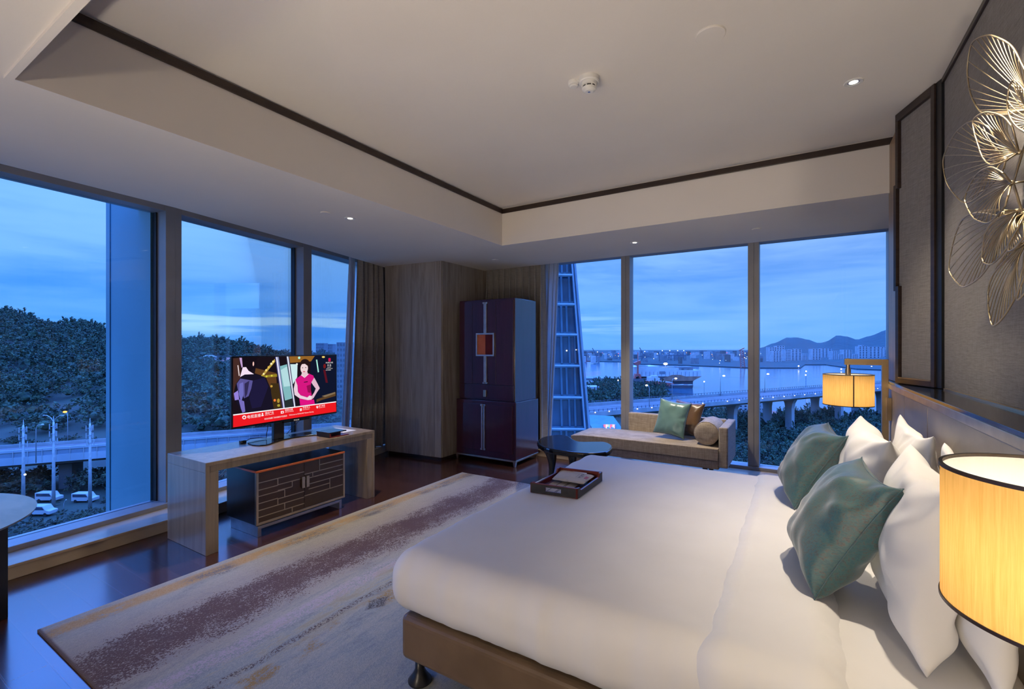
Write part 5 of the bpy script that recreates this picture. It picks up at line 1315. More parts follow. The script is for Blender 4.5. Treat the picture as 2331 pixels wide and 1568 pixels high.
def street_lamp(base, top_z, side, label, lamp=None, ln=1.4, r=.1, hr=.22):
    b = Vector(base); g = thing('street_lamp', label, 'street lamp', b, 'street lamps outside')
    c = Vector((b.x, b.y, top_z)); d = Vector((Rx, Ry, 0)) * side
    mb = MB(); mb.tube([b, c + Vector((0, 0, -.9)), c + d * .25 + Vector((0, 0, -.2)), c + d * ln], [r, r * .7, r * .6, r * .5], 8); obj('pole', mb, M['galv'], g, smooth=True)
    mb = MB(); mb.sphere(c + d * ln + Vector((0, 0, -.05)), hr, 10, 8, sc=(1.3, 1.3, .8)); obj('lamp_head', mb, lamp or M['galv'], g, smooth=True)
    return g
def zt(v, t): return EYE + (790 - v) / FPX * t
p = at_d(82, 1035, 101.0); street_lamp((p.x, p.y, -23.5), zt(966, 101), 1, 'unlit street lamp on the left elevated road near the round table')
p = at_d(154, 995, 122); street_lamp((p.x, p.y, -23.5), zt(937, 122), -1, 'lit orange street lamp on the far side of the left elevated road', LAMPO, ln=.7, hr=.34)
p = at_d(145, 1160, 95.5); street_lamp((p.x, p.y, GZ), zt(1137, 95.5), 1, 'short curved lamp post standing between two antenna masts', r=.07, ln=.5, hr=.1)
p = at_d(57, 1080, 95.2); g = thing('flood_light', 'small bright light fixed on the leftmost antenna mast', 'lamp', p); mb = MB(); mb.sphere(p, .2, 10, 8); obj('lens', mb, LAMPB, g)
def van(u, v, t, label, L_=4.6):
    p = at_d(u, v, t); p.z = GZ; g = thing('van', label, 'van', p, 'vans parked by the masts'); d = Vector((Rx, Ry, 0)); n = Vector((Fx, Fy, 0))
    def q(a, b_, c): return p + d * a + n * b_ + Vector((0, 0, c))
    prof = [(-L_ / 2, .35), (L_ / 2, .35), (L_ / 2, 1.0), (L_ / 2 - .8, 1.15), (L_ / 2 - 1.4, 1.95), (-L_ / 2, 1.95)]
    mb = MB(); mb.extrude([q(a, 0, c) for a, c in prof], n * 1.8); obj('body', mb, M['render'], g, bevel=.06)
    mb = MB(); mb.extrude([q(a, -.012, c) for a, c in ((-L_ / 2 + .3, 1.2), (L_ / 2 - 1.05, 1.2), (L_ / 2 - 1.5, 1.8), (-L_ / 2 + .3, 1.8))], n * .02); obj('window', mb, M['dark_window'], g)
    for a in (-1.4, 1.4):
        c = q(a, 0, .33); mb = MB(); mb.tube([c - n * .03, c + n * .2], .33, 14); obj('wheel', mb, M['black_plastic'], g)
van(86, 1163, 92.5, 'white van parked nearest the round marble table'); van(103, 1161, 101, 'white van parked left of the middle antenna mast'); van(186, 1155, 100.5, 'white van parked beside the antenna mast next to the blue fin')

# ---- buildings
def building(name, u0, u1, vt, t, label, cat='building', group=None, zb=GZ, dep=14, m='render', floors=0, cols=0, roof=None):
    a, c = at_d(u0, VH, t), at_d(u1, VH, t); n = Vector((Fx, Fy, 0)); top = zt(vt, t); d = (c - a)
    g = thing(name, label, cat, Vector(((a.x + c.x) / 2, (a.y + c.y) / 2, zb)), group)
    P = [a, c, c + n * dep, a + n * dep]
    mb = MB(); mb.hexa([Vector((q.x, q.y, zb)) for q in P], [Vector((q.x, q.y, top)) for q in P])
    o = obj('body', mb, M[m], g)
    if floors:
        hF = (top - zb) / floors
        for i in range(floors):
            for j in range(cols):
                s0 = (j + .28) / cols; s1 = (j + .72) / cols; q0, q1 = a + d * s0 - n * .08, a + d * s1 - n * .08
                mb = MB(); mb.hexa([Vector((q0.x, q0.y, zb + hF * (i + .3))), Vector((q1.x, q1.y, zb + hF * (i + .3))), Vector((q1.x + n.x * .1, q1.y + n.y * .1, zb + hF * (i + .3))), Vector((q0.x + n.x * .1, q0.y + n.y * .1, zb + hF * (i + .3)))],
                                    [Vector((q0.x, q0.y, zb + hF * (i + .8))), Vector((q1.x, q1.y, zb + hF * (i + .8))), Vector((q1.x + n.x * .1, q1.y + n.y * .1, zb + hF * (i + .8))), Vector((q0.x + n.x * .1, q0.y + n.y * .1, zb + hF * (i + .8)))]); obj('window', mb, M['dark_window'], g)
    if roof:
        mb = MB(); e = d * .06; rt = top + (top - zb) * roof
        Q = [a - e - n * .8, c + e - n * .8, c + e + n * (dep + .8), a - e + n * (dep + .8)]; mid0 = (Q[0] + Q[3]) / 2 + e * 3; mid1 = (Q[1] + Q[2]) / 2 - e * 3
        z = lambda p, h_: Vector((p.x, p.y, h_))
        mb.add([z(Q[0], top), z(Q[1], top), z(Q[2], top), z(Q[3], top), z(mid0, rt), z(mid1, rt)], [(0, 1, 5, 4), (1, 2, 5), (2, 3, 4, 5), (3, 0, 4), (3, 2, 1, 0)]); obj('roof', mb, M['red_roof'] if roof > .3 else M['render'], g)
    return g
h1 = at_d(470, 823, 330)
building('pavilion', 461, 480, 813, 330, 'white hillside pavilion with overhanging roof', 'house', zb=h1.z - 3, dep=6, floors=1, cols=3, roof=.25)
building('house', 503, 532, 822, 325, 'hillside house with red tiled roof half behind the television', 'house', zb=at_d(515, 842, 325).z, dep=9, floors=2, cols=4, roof=.4)
building('apartment_tower', 719, 737, 781, 620, 'hazy twin-topped apartment tower left of the drape beyond the hill', 'building', zb=-30, m='render2', floors=9, cols=5)
building('apartment_tower', 739, 757, 783, 650, 'hazy apartment tower adjoining the twin-topped one beyond the hill', 'building', zb=-30, m='render2', floors=9, cols=5)
building('apartment_tower', 766, 800, 779, 230, 'tall grey apartment tower half hidden by the left drape', 'building', m='render2', floors=14, cols=5)

# ---- right: land, harbour, far shore
coast = [(900, 850), (1250, 850), (1330, 858), (1409, 864), (1440, 884), (1505, 892), (1560, 904), (1650, 926), (1740, 941), (1850, 940), (1930, 950), (2010, 958), (2200, 968), (2600, 990)]
P = [at_z(u, v, GZ) for u, v in coast] + [at_d(2600, VH, 14), at_d(900, VH, 14)]
mb = MB(); mb.prism([(p.x, p.y) for p in P], GZ - 3, GZ); struct(obj('coast_land', mb, M['field'], fix=True))
P = [at_d(500, VH, 60), at_d(3200, VH, 60), at_d(3200, VH, 9000), at_d(500, VH, 9000)]
mb = MB(); mb.poly([(p.x, p.y, WZ) for p in P]); struct(obj('sea', mb, M['water'], fix=True))
far = [(1000, 820), (1300, 822), (1409, 824), (1440, 829), (1560, 832), (1700, 838), (1731, 838.5), (1822, 838.5), (1832, 831), (1880, 831), (1950, 841), (2010, 843), (2300, 845), (2900, 845)]
P = [at_z(u, v, WZ) for u, v in far] + [at_d(2900, VH, 5200), at_d(1000, VH, 5200)]
mb = MB(); mb.prism([(p.x, p.y) for p in P], WZ - 1, WZ + 1.4); struct(obj('far_shore', mb, M['mount'], fix=True))
RSK = [(1000, 800), (1600, 799), (1690, 800), (1731, 792), (1760, 782), (1790, 769), (1815, 768), (1840, 774), (1865, 781), (1885, 776), (1905, 763), (1925, 766), (1950, 773), (1975, 766), (2018, 752), (2100, 735), (2250, 745), (2500, 770), (2900, 795)]
def mfn(a, b):
    u = 1600 + 1300 * a; t = 1700 + 1700 * b; z = EYE + (790 - interp(RSK, u)) / FPX * 2700
    s = sm(b / .588) if b < .588 else 1 - (b - .588) * .7
    p = at_d(u, VH, t); return (p.x, p.y, WZ + (z - WZ) * s * (1 + .10 * mnoise.noise(Vector((u * .018, t * .002, 1))) * (b < .55)) + 3 * mnoise.noise(Vector((u * .08, t * .004, 4))))
mb = MB(); mb.grid(mfn, 150, 34); struct(obj('mountains', mb, M['mount'], smooth=True))

it = []
for _ in range(700):
    u = rng.uniform(1540, 2080); t = rng.uniform(112, 235); p = at_d(u, VH, t)
    if t > 33.6 * FPX / (interp(coast, u) - 790) * .98: continue
    r = rng.uniform(1.8, 3.6); it.append((p.x, p.y, GZ - .5, r, rng.uniform(3.6, 7.4)))
for _ in range(260):
    u = rng.uniform(1325, 1512); t = rng.uniform(215, 380); p = at_d(u, VH, t)
    if t > 33.6 * FPX / (interp(coast, u) - 790) * .97: continue
    r = rng.uniform(2.4, 5); it.append((p.x, p.y, GZ - .5, r, rng.uniform(5, 11)))
for _ in range(260):
    u = rng.uniform(1330, 2080); t = rng.uniform(66, 112); p = at_d(u, VH, t); r = rng.uniform(1.0, 2.2); it.append((p.x, p.y, GZ - .4, r, rng.uniform(1.4, 3.0)))
foliage('shore_trees', 'dark trees along the shore below the right windows', it, M['leaf'], 'trees')

# ---- bridge
B0, B1 = Vector((-49.34, 118.8, 0)), Vector((31.27, 260.25, 0)); bd = (B1 - B0).normalized(); bn = Vector((-bd.y, bd.x, 0))
if bn.dot(Vector((-8.2, 19.7, 0))) < 0: bn = -bn
BR = thing('bridge', 'long elevated road bridge on flared piers crossing toward the harbour', 'bridge', B0 + Vector((0, 0, GZ)))
def bal(s, off, z): p = B0 + bd * s + bn * off; return Vector((p.x, p.y, z))
def bbar(s0, s1, o0, o1, z0, z1, mb=None, o0b=None, o1b=None):
    mb = mb or MB(); o0b = o0 if o0b is None else o0b; o1b = o1 if o1b is None else o1b
    mb.hexa([bal(s0, o0b, z0), bal(s1, o0b, z0), bal(s1, o1b, z0), bal(s0, o1b, z0)], [bal(s0, o0, z1), bal(s1, o0, z1), bal(s1, o1, z1), bal(s0, o1, z1)]); return mb
S0, S1 = -60, 270
obj('deck', bbar(S0, S1, 0, 17, -17.35, -17.0), M['asphalt'], BR)
obj('girder', bbar(S0, S1, .2, 16.8, -18.5, -17.35, None, 2.2, 15), M['concrete'], BR)
obj('parapet', bbar(S0, S1, -.15, .2, -17.5, -16.2), M['concrete'], BR); obj('parapet', bbar(S0, S1, 16.8, 17.1, -17.5, -16.2), M['concrete'], BR)
for off in (.02, 16.95):
    mb = bbar(S0, S1, off - .04, off + .04, -15.72, -15.62)
    for i in range(int((S1 - S0) / 1.6)): bbar(S0 + i * 1.6, S0 + i * 1.6 + .14, off - .06, off + .06, -16.2, -15.55, mb)
    obj('railing', mb, M['crane_steel'], BR)
for i in range(3): obj('lane_line', bbar(S0, S1, 4.2 + i * 4.2, 4.35 + i * 4.2, -17.0, -16.99), M['render'], BR)
def on_row(u, off):
    d = ray(u, VH); q = B0 + bn * off
    det = d[0] * (-bd.y) + d[1] * bd.x; t = (q.x * (-bd.y) + q.y * bd.x) / det
    return Vector((d[0] * t, d[1] * t, 0))
for u, off in ((1366, 5), (1667, 5), (1798, 5), (1910, 5), (2004, 5), (1527, 5), (1747, 12.5), (1855, 12.5), (1947, 12.5), (2035, 12.5)):
    q = on_row(u, off); w = 1.45
    def ring(k, z, l): return [q + bd * (-l) + bn * (-k) + Vector((0, 0, z)), q + bd * l + bn * (-k) + Vector((0, 0, z)), q + bd * l + bn * k + Vector((0, 0, z)), q + bd * (-l) + bn * k + Vector((0, 0, z))]
    mb = MB(); mb.hexa(ring(1.25, GZ - .5, .95), ring(1.25, -22.0, .95)); mb.hexa(ring(1.25, -22.0, .95), ring(1.55, -20, 1.0)); mb.hexa(ring(1.55, -20, 1.0), ring(2.3, -18.5, 1.1)); obj('pier', mb, M['concrete'], BR, weld=True)
for u, v in ((1355, 934), (1387, 932), (1451, 927), (1484, 925), (1514, 922), (1542, 920), (1572, 917), (1600, 915), (1656, 910), (1683, 908), (1736, 904), (1760, 902), (1785, 900), (1809, 898), (1832, 896), (1856, 894), (1998, 881), (2020, 879)):
    q = on_row(u, -.3); mb = MB(); mb.sphere((q.x, q.y, -16.35), .15, 10, 8); obj('light', mb, LAMPW, BR, smooth=True)
q = on_row(1478, .7); street_lamp((q.x, q.y, -16.97), zt(876.5, math.hypot(q.x, q.y) * math.cos(math.atan2(q.x, q.y) + YAW)), -1, 'lit street lamp on the bridge left of the daybed cushions', LAMPW, r=.12, ln=.8, hr=.3)
def depth(q): return q.x * Fx + q.y * Fy
for u, off, v, lab in ((1530, 16.3, 861, 'lit street lamp on the bridge in front of the white ship'), (1640, 16.3, 855, 'lit street lamp with starry glow on the bridge over open water'), (1741, 16.3, 851, 'lit street lamp on the bridge just right of the window mullion')):
    q = on_row(u, off); street_lamp((q.x, q.y, -16.97), zt(v, depth(q)), 1, lab, LAMPW, r=.12, ln=1.3, hr=.36)
for u, v, t, lab in ((1603, 868.5, 300, 'small bright buoy light on the water right of the ship'), (1835, 845, 420, 'upper bright light on the water left of the far lampshade'), (1834, 853.5, 360, 'lower bright light on the water left of the far lampshade'), (1915, 840, 700, 'bright shore light under the far lamp arm'), (1984, 834.5, 820, 'bright shore light under the right end of the far lamp arm'), (1818, 833, 760, 'small light at the end of the far jetty'), (1407, 865.5, 330, 'small light beside the second window mullion')):
    p = at_d(u, v, t); zb_ = GZ if t < 340 and u < 1500 else WZ
    g = thing('harbour_light', lab, 'lamp', (p.x, p.y, zb_), 'harbour lights'); mb = MB(); mb.sphere(p, .0014 * t, 10, 8); obj('lens', mb, LAMPW, g, smooth=True); mb = MB(); mb.tube([(p.x, p.y, zb_), p], .0006 * t, 6); obj('pole', mb, M['galv'], g)

# ---- ship, barge, harbour crane
def scr_pt(u, v, t, dep=0): p = at_d(u, v, t); return p + Vector((Fx, Fy, 0)) * dep
def slabp(mb, pts, t, dep, mi=0):
    mb.extrude([scr_pt(u, v, t) for u, v in pts], Vector((Fx, Fy, 0)) * dep, mi)
TS = 405
SH = thing('ship', 'white car carrier ship with rust-brown bow moored in the harbour', 'ship', at_d(1520, 883, TS))
mb = MB(); slabp(mb, [(1443, 862), (1443, 885), (1578, 885), (1579, 866), (1597, 856.5), (1500, 856)], TS, 24); obj('hull', mb, M['ship_dark'], SH, bevel=1.2)
mb = MB(); slabp(mb, [(1444, 835), (1498, 833), (1500, 838), (1545, 838), (1546, 842.5), (1595, 842.5), (1597, 856.5), (1444, 857)], TS - .5, 24); obj('superstructure', mb, M['ship_white'], SH)
mb = MB(); slabp(mb, [(1503, 866), (1512, 860), (1530, 853.5), (1548, 853), (1562, 857), (1597, 856.7), (1581, 865), (1579, 867), (1500, 868)], TS - 1.4, 3); obj('bow_cheek', mb, M['ship_brown'], SH)
mb = MB()
for u0, u1, v0, v1 in ((1546, 1578, 835, 842.5), (1551, 1557, 839, 842.6), (1564, 1569, 839.5, 842.6), (1455, 1475, 832, 836), (1500, 1540, 836, 838)): slabp(mb, [(u0, v0), (u1, v0), (u1, v1), (u0, v1)], TS + 2, 12)
obj('deck_houses', mb, M['render2'], SH)
mb = MB()
for u in np.arange(1452, 1592, 9): slabp(mb, [(u, 846), (u + .5, 846), (u + .5, 856), (u, 856)], TS - .7, .3)
slabp(mb, [(1501, 845), (1514, 845), (1514, 851), (1501, 851)], TS - .7, .3); obj('hull_lines', mb, M['render2'], SH)
p = at_d(1515, 828, TS + 8); mb = MB(); mb.sphere(p, 1.3, 12, 8, sc=(1.4, 1.4, .7)); obj('flood_light', mb, emit('ship_floodlight', (1, .92, .8, 1), 14), SH, smooth=True)
mb = MB(); mb.tube([at_d(1515, 838, TS + 8), p], .25, 6); obj('light_mast', mb, M['galv'], SH)
BG = thing('barge', 'red-hulled work barge moored in front of the white ship', 'boat', at_d(1505, 876, 372))
mb = MB(); slabp(mb, [(1473, 867), (1535, 872.5), (1530, 879), (1476, 874)], 372, 8); obj('hull', mb, M['red_steel'], BG)
mb = MB(); slabp(mb, [(1476, 858), (1484, 858), (1484, 855), (1498, 855), (1498, 860), (1502, 860), (1502, 868), (1476, 868)], 373, 5); obj('wheelhouse', mb, M['ship_white'], BG)
mb = MB(); slabp(mb, [(1504, 867), (1531, 870), (1531, 873), (1504, 871)], 373, 5); obj('cargo', mb, M['render'], BG)
QU = thing('jetty', 'long dark jetty between the shore trees and the white ship', 'jetty', at_d(1460, 868, 430)); mb = MB(); slabp(mb, [(1405, 862.5), (1440, 862), (1476, 866.5), (1476, 871), (1440, 867), (1405, 867)], 395, 6); obj('deck', mb, M['concrete_dark'], QU)
BT = thing('work_boat', 'dark flat work boat beside the bow of the white ship', 'boat', at_d(1555, 880, 350)); mb = MB(); slabp(mb, [(1532, 876.5), (1578, 876.5), (1577, 883), (1534, 883)], 350, 7); obj('hull', mb, M['ship_dark'], BT); mb = MB(); slabp(mb, [(1546, 876), (1558, 875), (1558, 877), (1546, 877)], 351, 3); slabp(mb, [(1565, 876.5), (1577, 875.5), (1577, 877), (1565, 877)], 351, 3); obj('deck_load', mb, M['render'], BT)
HC = thing('harbour_crane', 'red harbour crane standing on the jetty by the window mullion', 'crane', at_d(1452, 863, 396))
mb = MB(); slabp(mb, [(1444, 861.6), (1447, 851), (1458, 851), (1461, 861.6), (1457, 861.6), (1454, 856), (1449, 856), (1447, 861.6)], 396, 5); slabp(mb, [(1450.5, 852), (1450.8, 830), (1453.6, 830), (1454, 852)], 397, 1.4); obj('tower', mb, M['red_steel'], HC)
mb = MB(); slabp(mb, [(1444, 826), (1458, 820), (1459, 826), (1456, 831), (1447, 831)], 397, 4); obj('cab', mb, M['red_steel'], HC); mb = MB(); mb.bar(at_d(1452, 824, 397), at_d(1452, 802, 399), .8, .8); obj('jib', mb, M['red_steel'], HC)
DC = thing('derrick', 'tall red lattice derrick across the water near the window mullion', 'crane', at_d(1691, 838, 790))
mb = MB()
for s in (-1, 1): mb.bar(at_d(1691 + 5 * s, 837, 790), at_d(1688 + 3 * s, 797, 790), .9, .9)
for i in range(8): v0 = 837 - i * 5; mb.bar(at_d(1691 - 5 + i * .1, v0, 790), at_d(1691 + 4.5 - i * .5, v0 - 5, 790), .5, .5); mb.bar(at_d(1691 + 5 - i * .5, v0, 790), at_d(1691 - 4.6 + i * .1, v0 - 5, 790), .5, .5)
obj('lattice', mb, M['red_steel'], DC); mb = MB(); mb.bar(at_d(1682, 798, 790), at_d(1694, 792, 790), 1.4, 1.4); obj('jib', mb, M['red_steel'], DC)

def gantry(u, label, t=1150, boom=False, hv=803):
    g = thing('port_crane', label, 'crane', at_d(u, 829, t), 'port cranes across the water')
    mb = MB(); w = 4.5
    for s in (-1, 1):
        for d_ in (0, 12): mb.bar(scr_pt(u + s * w, 828, t, d_), scr_pt(u + s * w * .8, hv + 4, t, d_), 1.3, 1.3)
        mb.bar(scr_pt(u + s * w, 818, t, 0), scr_pt(u + s * w, 818, t, 12), 1, 1)
    mb.bar(scr_pt(u - w, 818, t), scr_pt(u + w, 818, t), 1, 1); mb.bar(scr_pt(u - w, hv + 12, t), scr_pt(u + w, hv + 6, t), .8, .8); obj('portal', mb, M['crane_steel'], g)
    mb = MB(); mb.bar(scr_pt(u - 13, hv + 6, t, 4), scr_pt(u + 11, hv + 6, t, 4), 2, 1.6); obj('bridge_beam', mb, M['crane_steel'], g)
    mb = MB(); mb.bar(scr_pt(u, hv + 6, t, 4), scr_pt(u + .5, hv - 5, t, 4), 1.1, 1.1); mb.bar(scr_pt(u + .5, hv - 5, t, 4), scr_pt(u + 10, hv + 6, t, 4), .5, .5)
    if boom: mb.bar(scr_pt(u - 1, hv + 5, t, 4), scr_pt(u - 11, hv - 14, t, 4), 1.6, 1.6)
    obj('boom', mb, M['crane_steel'], g)
    mb = MB(); mb.sphere(scr_pt(u + .5, hv - 5, t, 3), 1.2, 10, 8); obj('light', mb, LAMPB, g, smooth=True)
gantry(1360, 'port crane with raised boom seen left of the first far mullion', boom=True, hv=806); gantry(1468, 'port crane with raised boom above the white ship', boom=True, hv=805)
for k_, (u, lab) in enumerate(((1508, 'port crane above the middle of the white ship, first of a level row'), (1525, 'port crane second in the level row above the ship'), (1543, 'port crane third in the level row above the ship'), (1557, 'port crane fourth in the level row above the ship'))): gantry(u, lab, 1150 + 26 * (k_ % 2))

# ---- city across the water
taken = []
for i in range(600):
    if len(taken) >= 140: break
    u = rng.uniform(1325, 1735); t = rng.uniform(950, 2600); w = rng.uniform(3, 10); vb = 790 + 33.0 / t * FPX; dep = rng.uniform(12, 30)
    c_ = at_d(u, VH, t) + Vector((Fx, Fy, 0)) * dep / 2; rad = math.hypot(w / 2 * t / FPX, dep / 2) * 1.02
    if any((c_.x - q[0]) ** 2 + (c_.y - q[1]) ** 2 < (rad + q[2]) ** 2 for q in taken) or (1130 < t + dep and t < 1260 and (1480 < u < 1580 or 1440 < u < 1490 or 1340 < u < 1375)) or (t < 1000 and abs(u - 1691) < 14): continue
    taken.append((c_.x, c_.y, rad))
    top = max(797 + rng.uniform(0, 5), vb - rng.uniform(4, 17))
    building('city_block', u - w / 2, u + w / 2, top, t, 'pale block in the hazy port city across the water', 'building', 'city blocks across the water', WZ + 1.4, dep, rng.choice(['render2', 'render', 'render2', 'concrete_dark']))
for i in range(46):
    u = rng.uniform(1330, 1735); t = rng.uniform(860, 1700); p = at_d(u, 790 + 33.6 / t * FPX - rng.uniform(3, 12), t)
    g = tag(obj('city_light', MB().sphere(p, rng.uniform(.0004, .0008) * t, 8, 6), [LAMPW, LAMPB, LAMPO][int(rng.integers(3))] if i % 9 else LAMPR), 'tiny light among the blocks of the port city', 'lamp', 'city lights across the water')
TW = [(1752, 1768, 790, 819), (1768, 1786, 787, 821), (1760, 1779, 799, 823), (1788, 1800, 796, 821), (1801, 1825, 795, 821), (1812, 1820, 794, 822), (1826, 1838, 805, 820), (1849, 1869, 794, 822), (1870, 1893, 793, 822), (1895, 1908, 799, 823), (1909, 1920, 806, 824), (1920, 1940, 796, 824), (1941, 1953, 806, 825), (1955, 1976, 788, 825), (1961, 1969, 785, 825), (1978, 2004, 789, 826), (1994, 2010, 793, 827), (2006, 2024, 790, 827)]
WHERE = ['leftmost of the white towers below the mountain', 'tallest white tower at the left end below the mountain', 'low white slab in front of the leftmost towers', 'narrow tower between two left tower groups', 'broad tower of the second left group below the mountain', 'stepped tower top behind the broad left tower', 'low pale block right of the left tower group', 'pale tower left of the far lamp arm reflection', 'wide pale tower above the far lampshade reflection', 'narrow pale tower left of the far lamp stem', 'low pale block just left of the far lamp stem', 'pale tower directly above the far lamp stem', 'low pale block right of the far lamp stem', 'white tower above the middle of the far lamp arm', 'raised rooftop behind the white tower over the lamp arm', 'wide white tower near the right window edge', 'pale tower overlapping the wide one near the right window edge', 'rightmost pale tower cut by the window edge']
TWI = sorted(((a_, b_) for a_, b_, _, _ in TW), key=lambda q: [(1760, 1779), (1752, 1768), (1788, 1800), (1801, 1825), (1826, 1838), (1849, 1869), (1895, 1908), (1909, 1920), (1920, 1940), (1941, 1953), (1955, 1976), (1978, 2004), (1768, 1786), (1812, 1820), (1870, 1893), (1961, 1969), (1994, 2010), (2006, 2024)].index(q))
for (u0, u1, v0, v1), lab in zip(TW, WHERE):
    t = 1080 + 32 * TWI.index((u0, u1)); building('apartment_tower', u0, u1, v0, t, lab, 'building', 'towers below the mountain', WZ + 1.4, 16, 'render', floors=7, cols=3)

# ---- things at the foot of the bridge
building('apartment_house', 1596, 1624, 918, 236, 'white apartment house under the bridge behind the brown cushion', 'building', floors=5, cols=4)
building('apartment_house', 1681, 1745, 914, 214, 'white apartment house under the bridge at the window mullion', 'building', floors=6, cols=6)
building('house', 1750, 1792, 943, 226, 'low house with red roof between the bridge piers', 'house', floors=2, cols=6, roof=.45)
building('shed', 1331, 1402, 861, 470, 'long low blue-grey shed near the glass tower', 'shed', m='render2', dep=40); building('shed', 1338, 1408, 872, 400, 'low grey shed in front of the long one near the glass tower', 'shed', m='render2', dep=30)
building('canopy', 1332, 1365, 880, 330, 'white flat canopy roof among the shore trees', 'shed', m='render', dep=12)
GB = thing('market_hall', 'teal sheet-roofed hall with bright sign under the bridge', 'building', at_d(1385, 1000, 102) + Vector((0, 0, 0)))
GB.location.z = GZ
a, c = at_d(1350, VH, 104), at_d(1424, VH, 100); n_ = Vector((Fx, Fy, 0)) * 12
mb = MB(); z = lambda p, h_: Vector((p.x, p.y, h_)); mb.hexa([z(q, GZ) for q in (a, c, c + n_, a + n_)], [z(q, zt(985, 101)) for q in (a, c, c + n_, a + n_)]); obj('body', mb, M['render2'], GB)
mb = MB(); mb.add([z(a, zt(985, 101)), z(c, zt(985, 101)), z(c + n_, zt(948, 112)), z(a + n_, zt(944, 116))], [(0, 1, 2, 3)]); obj('roof', mb, M['teal_roof'], GB, solid=.2)
s0, s1 = at_d(1373, 966, 98), at_d(1401, 966, 98); cs = [(1, .15, .35, 1), (1, .9, .85, 1), (.2, 1, .5, 1), (1, .2, .25, 1), (1, .5, .7, 1)]
for i in range(9):
    q0, q1 = s0.lerp(s1, i / 9), s0.lerp(s1, (i + .75) / 9); h_ = .5 + .15 * ((i * 7) % 3)
    mb = MB(); mb.extrude([q0, q1, q1 + Vector((0, 0, -h_)), q0 + Vector((0, 0, -h_))], (Fx * .1, Fy * .1, 0)); obj('sign_light', mb, emit('sign_light', cs[(i * 3) % 5], 1.6), GB)
mb = MB(); mb.extrude([s0 + Vector((0, 0, -.9)), s1 + Vector((0, 0, -.9)), s1 + Vector((0, 0, -1.05)), s0 + Vector((0, 0, -1.05))], (Fx * .1, Fy * .1, 0)); mb.bar(s0, Vector((s0.x, s0.y, GZ)), .2, .2); mb.bar(s1, Vector((s1.x, s1.y, GZ)), .2, .2); obj('sign_frame', mb, M['galv'], GB)

# ---- neighbouring glass tower with leaning edge
GT = thing('glass_tower', 'neighbouring glass tower with leaning edge and floor tubes beside the voile', 'building', at_d(1275, 1500, 48)); GT.location.z = GZ
tg = 48
def edge_u(v, k): return 1301 + (v - 600) * .0785 if k == 0 else 1307 + (v - 600) * .0865
mb = MB(); slabp(mb, [(1200, 430), (edge_u(430, 0), 430), (edge_u(1530, 0), 1530), (1200, 1530)], tg, 12); obj('glazing', mb, M['curtain_glass'], GT)
lv = [487, 556, 625, 692, 761, 832, 904, 976, 1050, 1125, 1200, 1275, 1350, 1425]
for i, v in enumerate(lv):
    mb = MB(); slabp(mb, [(1200, v - 6), (edge_u(v, 0) - 3, v - 6), (edge_u(v, 0) - 3, v + 5), (1200, v + 5)], tg - .12, .3); obj('floor_slab', mb, M['slab'], GT)
    mb = MB(); mb.tube([at_d(1200, v, tg - .9), at_d(edge_u(v, 0), v + 1, tg - .9)], .13, 8); obj('tube', mb, M['tube'], GT)
    for j, uu in enumerate((1222, 1250, 1277, 1289 if i % 2 else 1295, 1308)):
        if uu < edge_u(v, 0) - 4:
            mb = MB(); mb.bar(at_d(uu, v + 5, tg - .1), at_d(uu + 2, v + 66, tg - .1), .12 if j % 2 else .3, .2); obj('mullion', mb, M['slab'], GT)
for k in (0, 1):
    mb = MB(); w = 4 if k == 0 else 5.5
    slabp(mb, [(edge_u(430, k), 430), (edge_u(430, k) + w * .7, 430), (edge_u(1530, k) + w, 1530), (edge_u(1530, k), 1530)], tg - 1.0 + .4 * k, .5); obj('edge_fin', mb, M['tube'], GT)
mb = MB(); slabp(mb, [(edge_u(430, 0) + 3, 430), (edge_u(430, 1), 430), (edge_u(1530, 1), 1530), (edge_u(1530, 0) + 4, 1530)], tg - .6, .3); obj('edge_channel', mb, M['curtain_glass'], GT)
for u, v in ((1290, 798), (1311, 796)):
    mb = MB(); mb.sphere(at_d(u, v, tg - .2), .07, 8, 6); obj('light', mb, LAMPW, GT)

# ---- cladding fin of our own tower outside the left window
fa, fb = Vector((-5.225, 1.955, 0)), Vector((-6.45, 2.005, 0)); fd = (fb - fa).normalized(); fnn = Vector((-fd.y, fd.x, 0))
FN = thing('facade_fin', 'tall blue-grey cladding fin standing outside the left window', 'facade fin', (-5.9, 1.98, GZ)); FN['kind'] = 'structure'
def finbox(s0, s1, o0, o1, mb=None):
    mb = mb or MB(); Q = [fa + fd * s0 + fnn * o0, fa + fd * s1 + fnn * o0, fa + fd * s1 + fnn * o1, fa + fd * s0 + fnn * o1]
    mb.hexa([Vector((q.x, q.y, GZ)) for q in Q], [Vector((q.x, q.y, 9)) for q in Q]); return mb
LF = (fb - fa).length
sgn = -1 if fnn.y > 0 else 1
def fbx(s0, s1, d0, d1): a, b = sorted((sgn * d0, sgn * d1)); return finbox(s0, s1, a, b)
obj('panel', fbx(.06, LF - .13, -.1, 0), M['fin'], FN); obj('end_strip', fbx(LF - .118, LF, -.11, .006), M['fin'], FN); obj('joint', fbx(LF - .14, LF - .11, -.08, -.02), M['alu_dark'], FN); obj('inner_strip', fbx(0, .055, -.1, .004), M['fin'], FN)

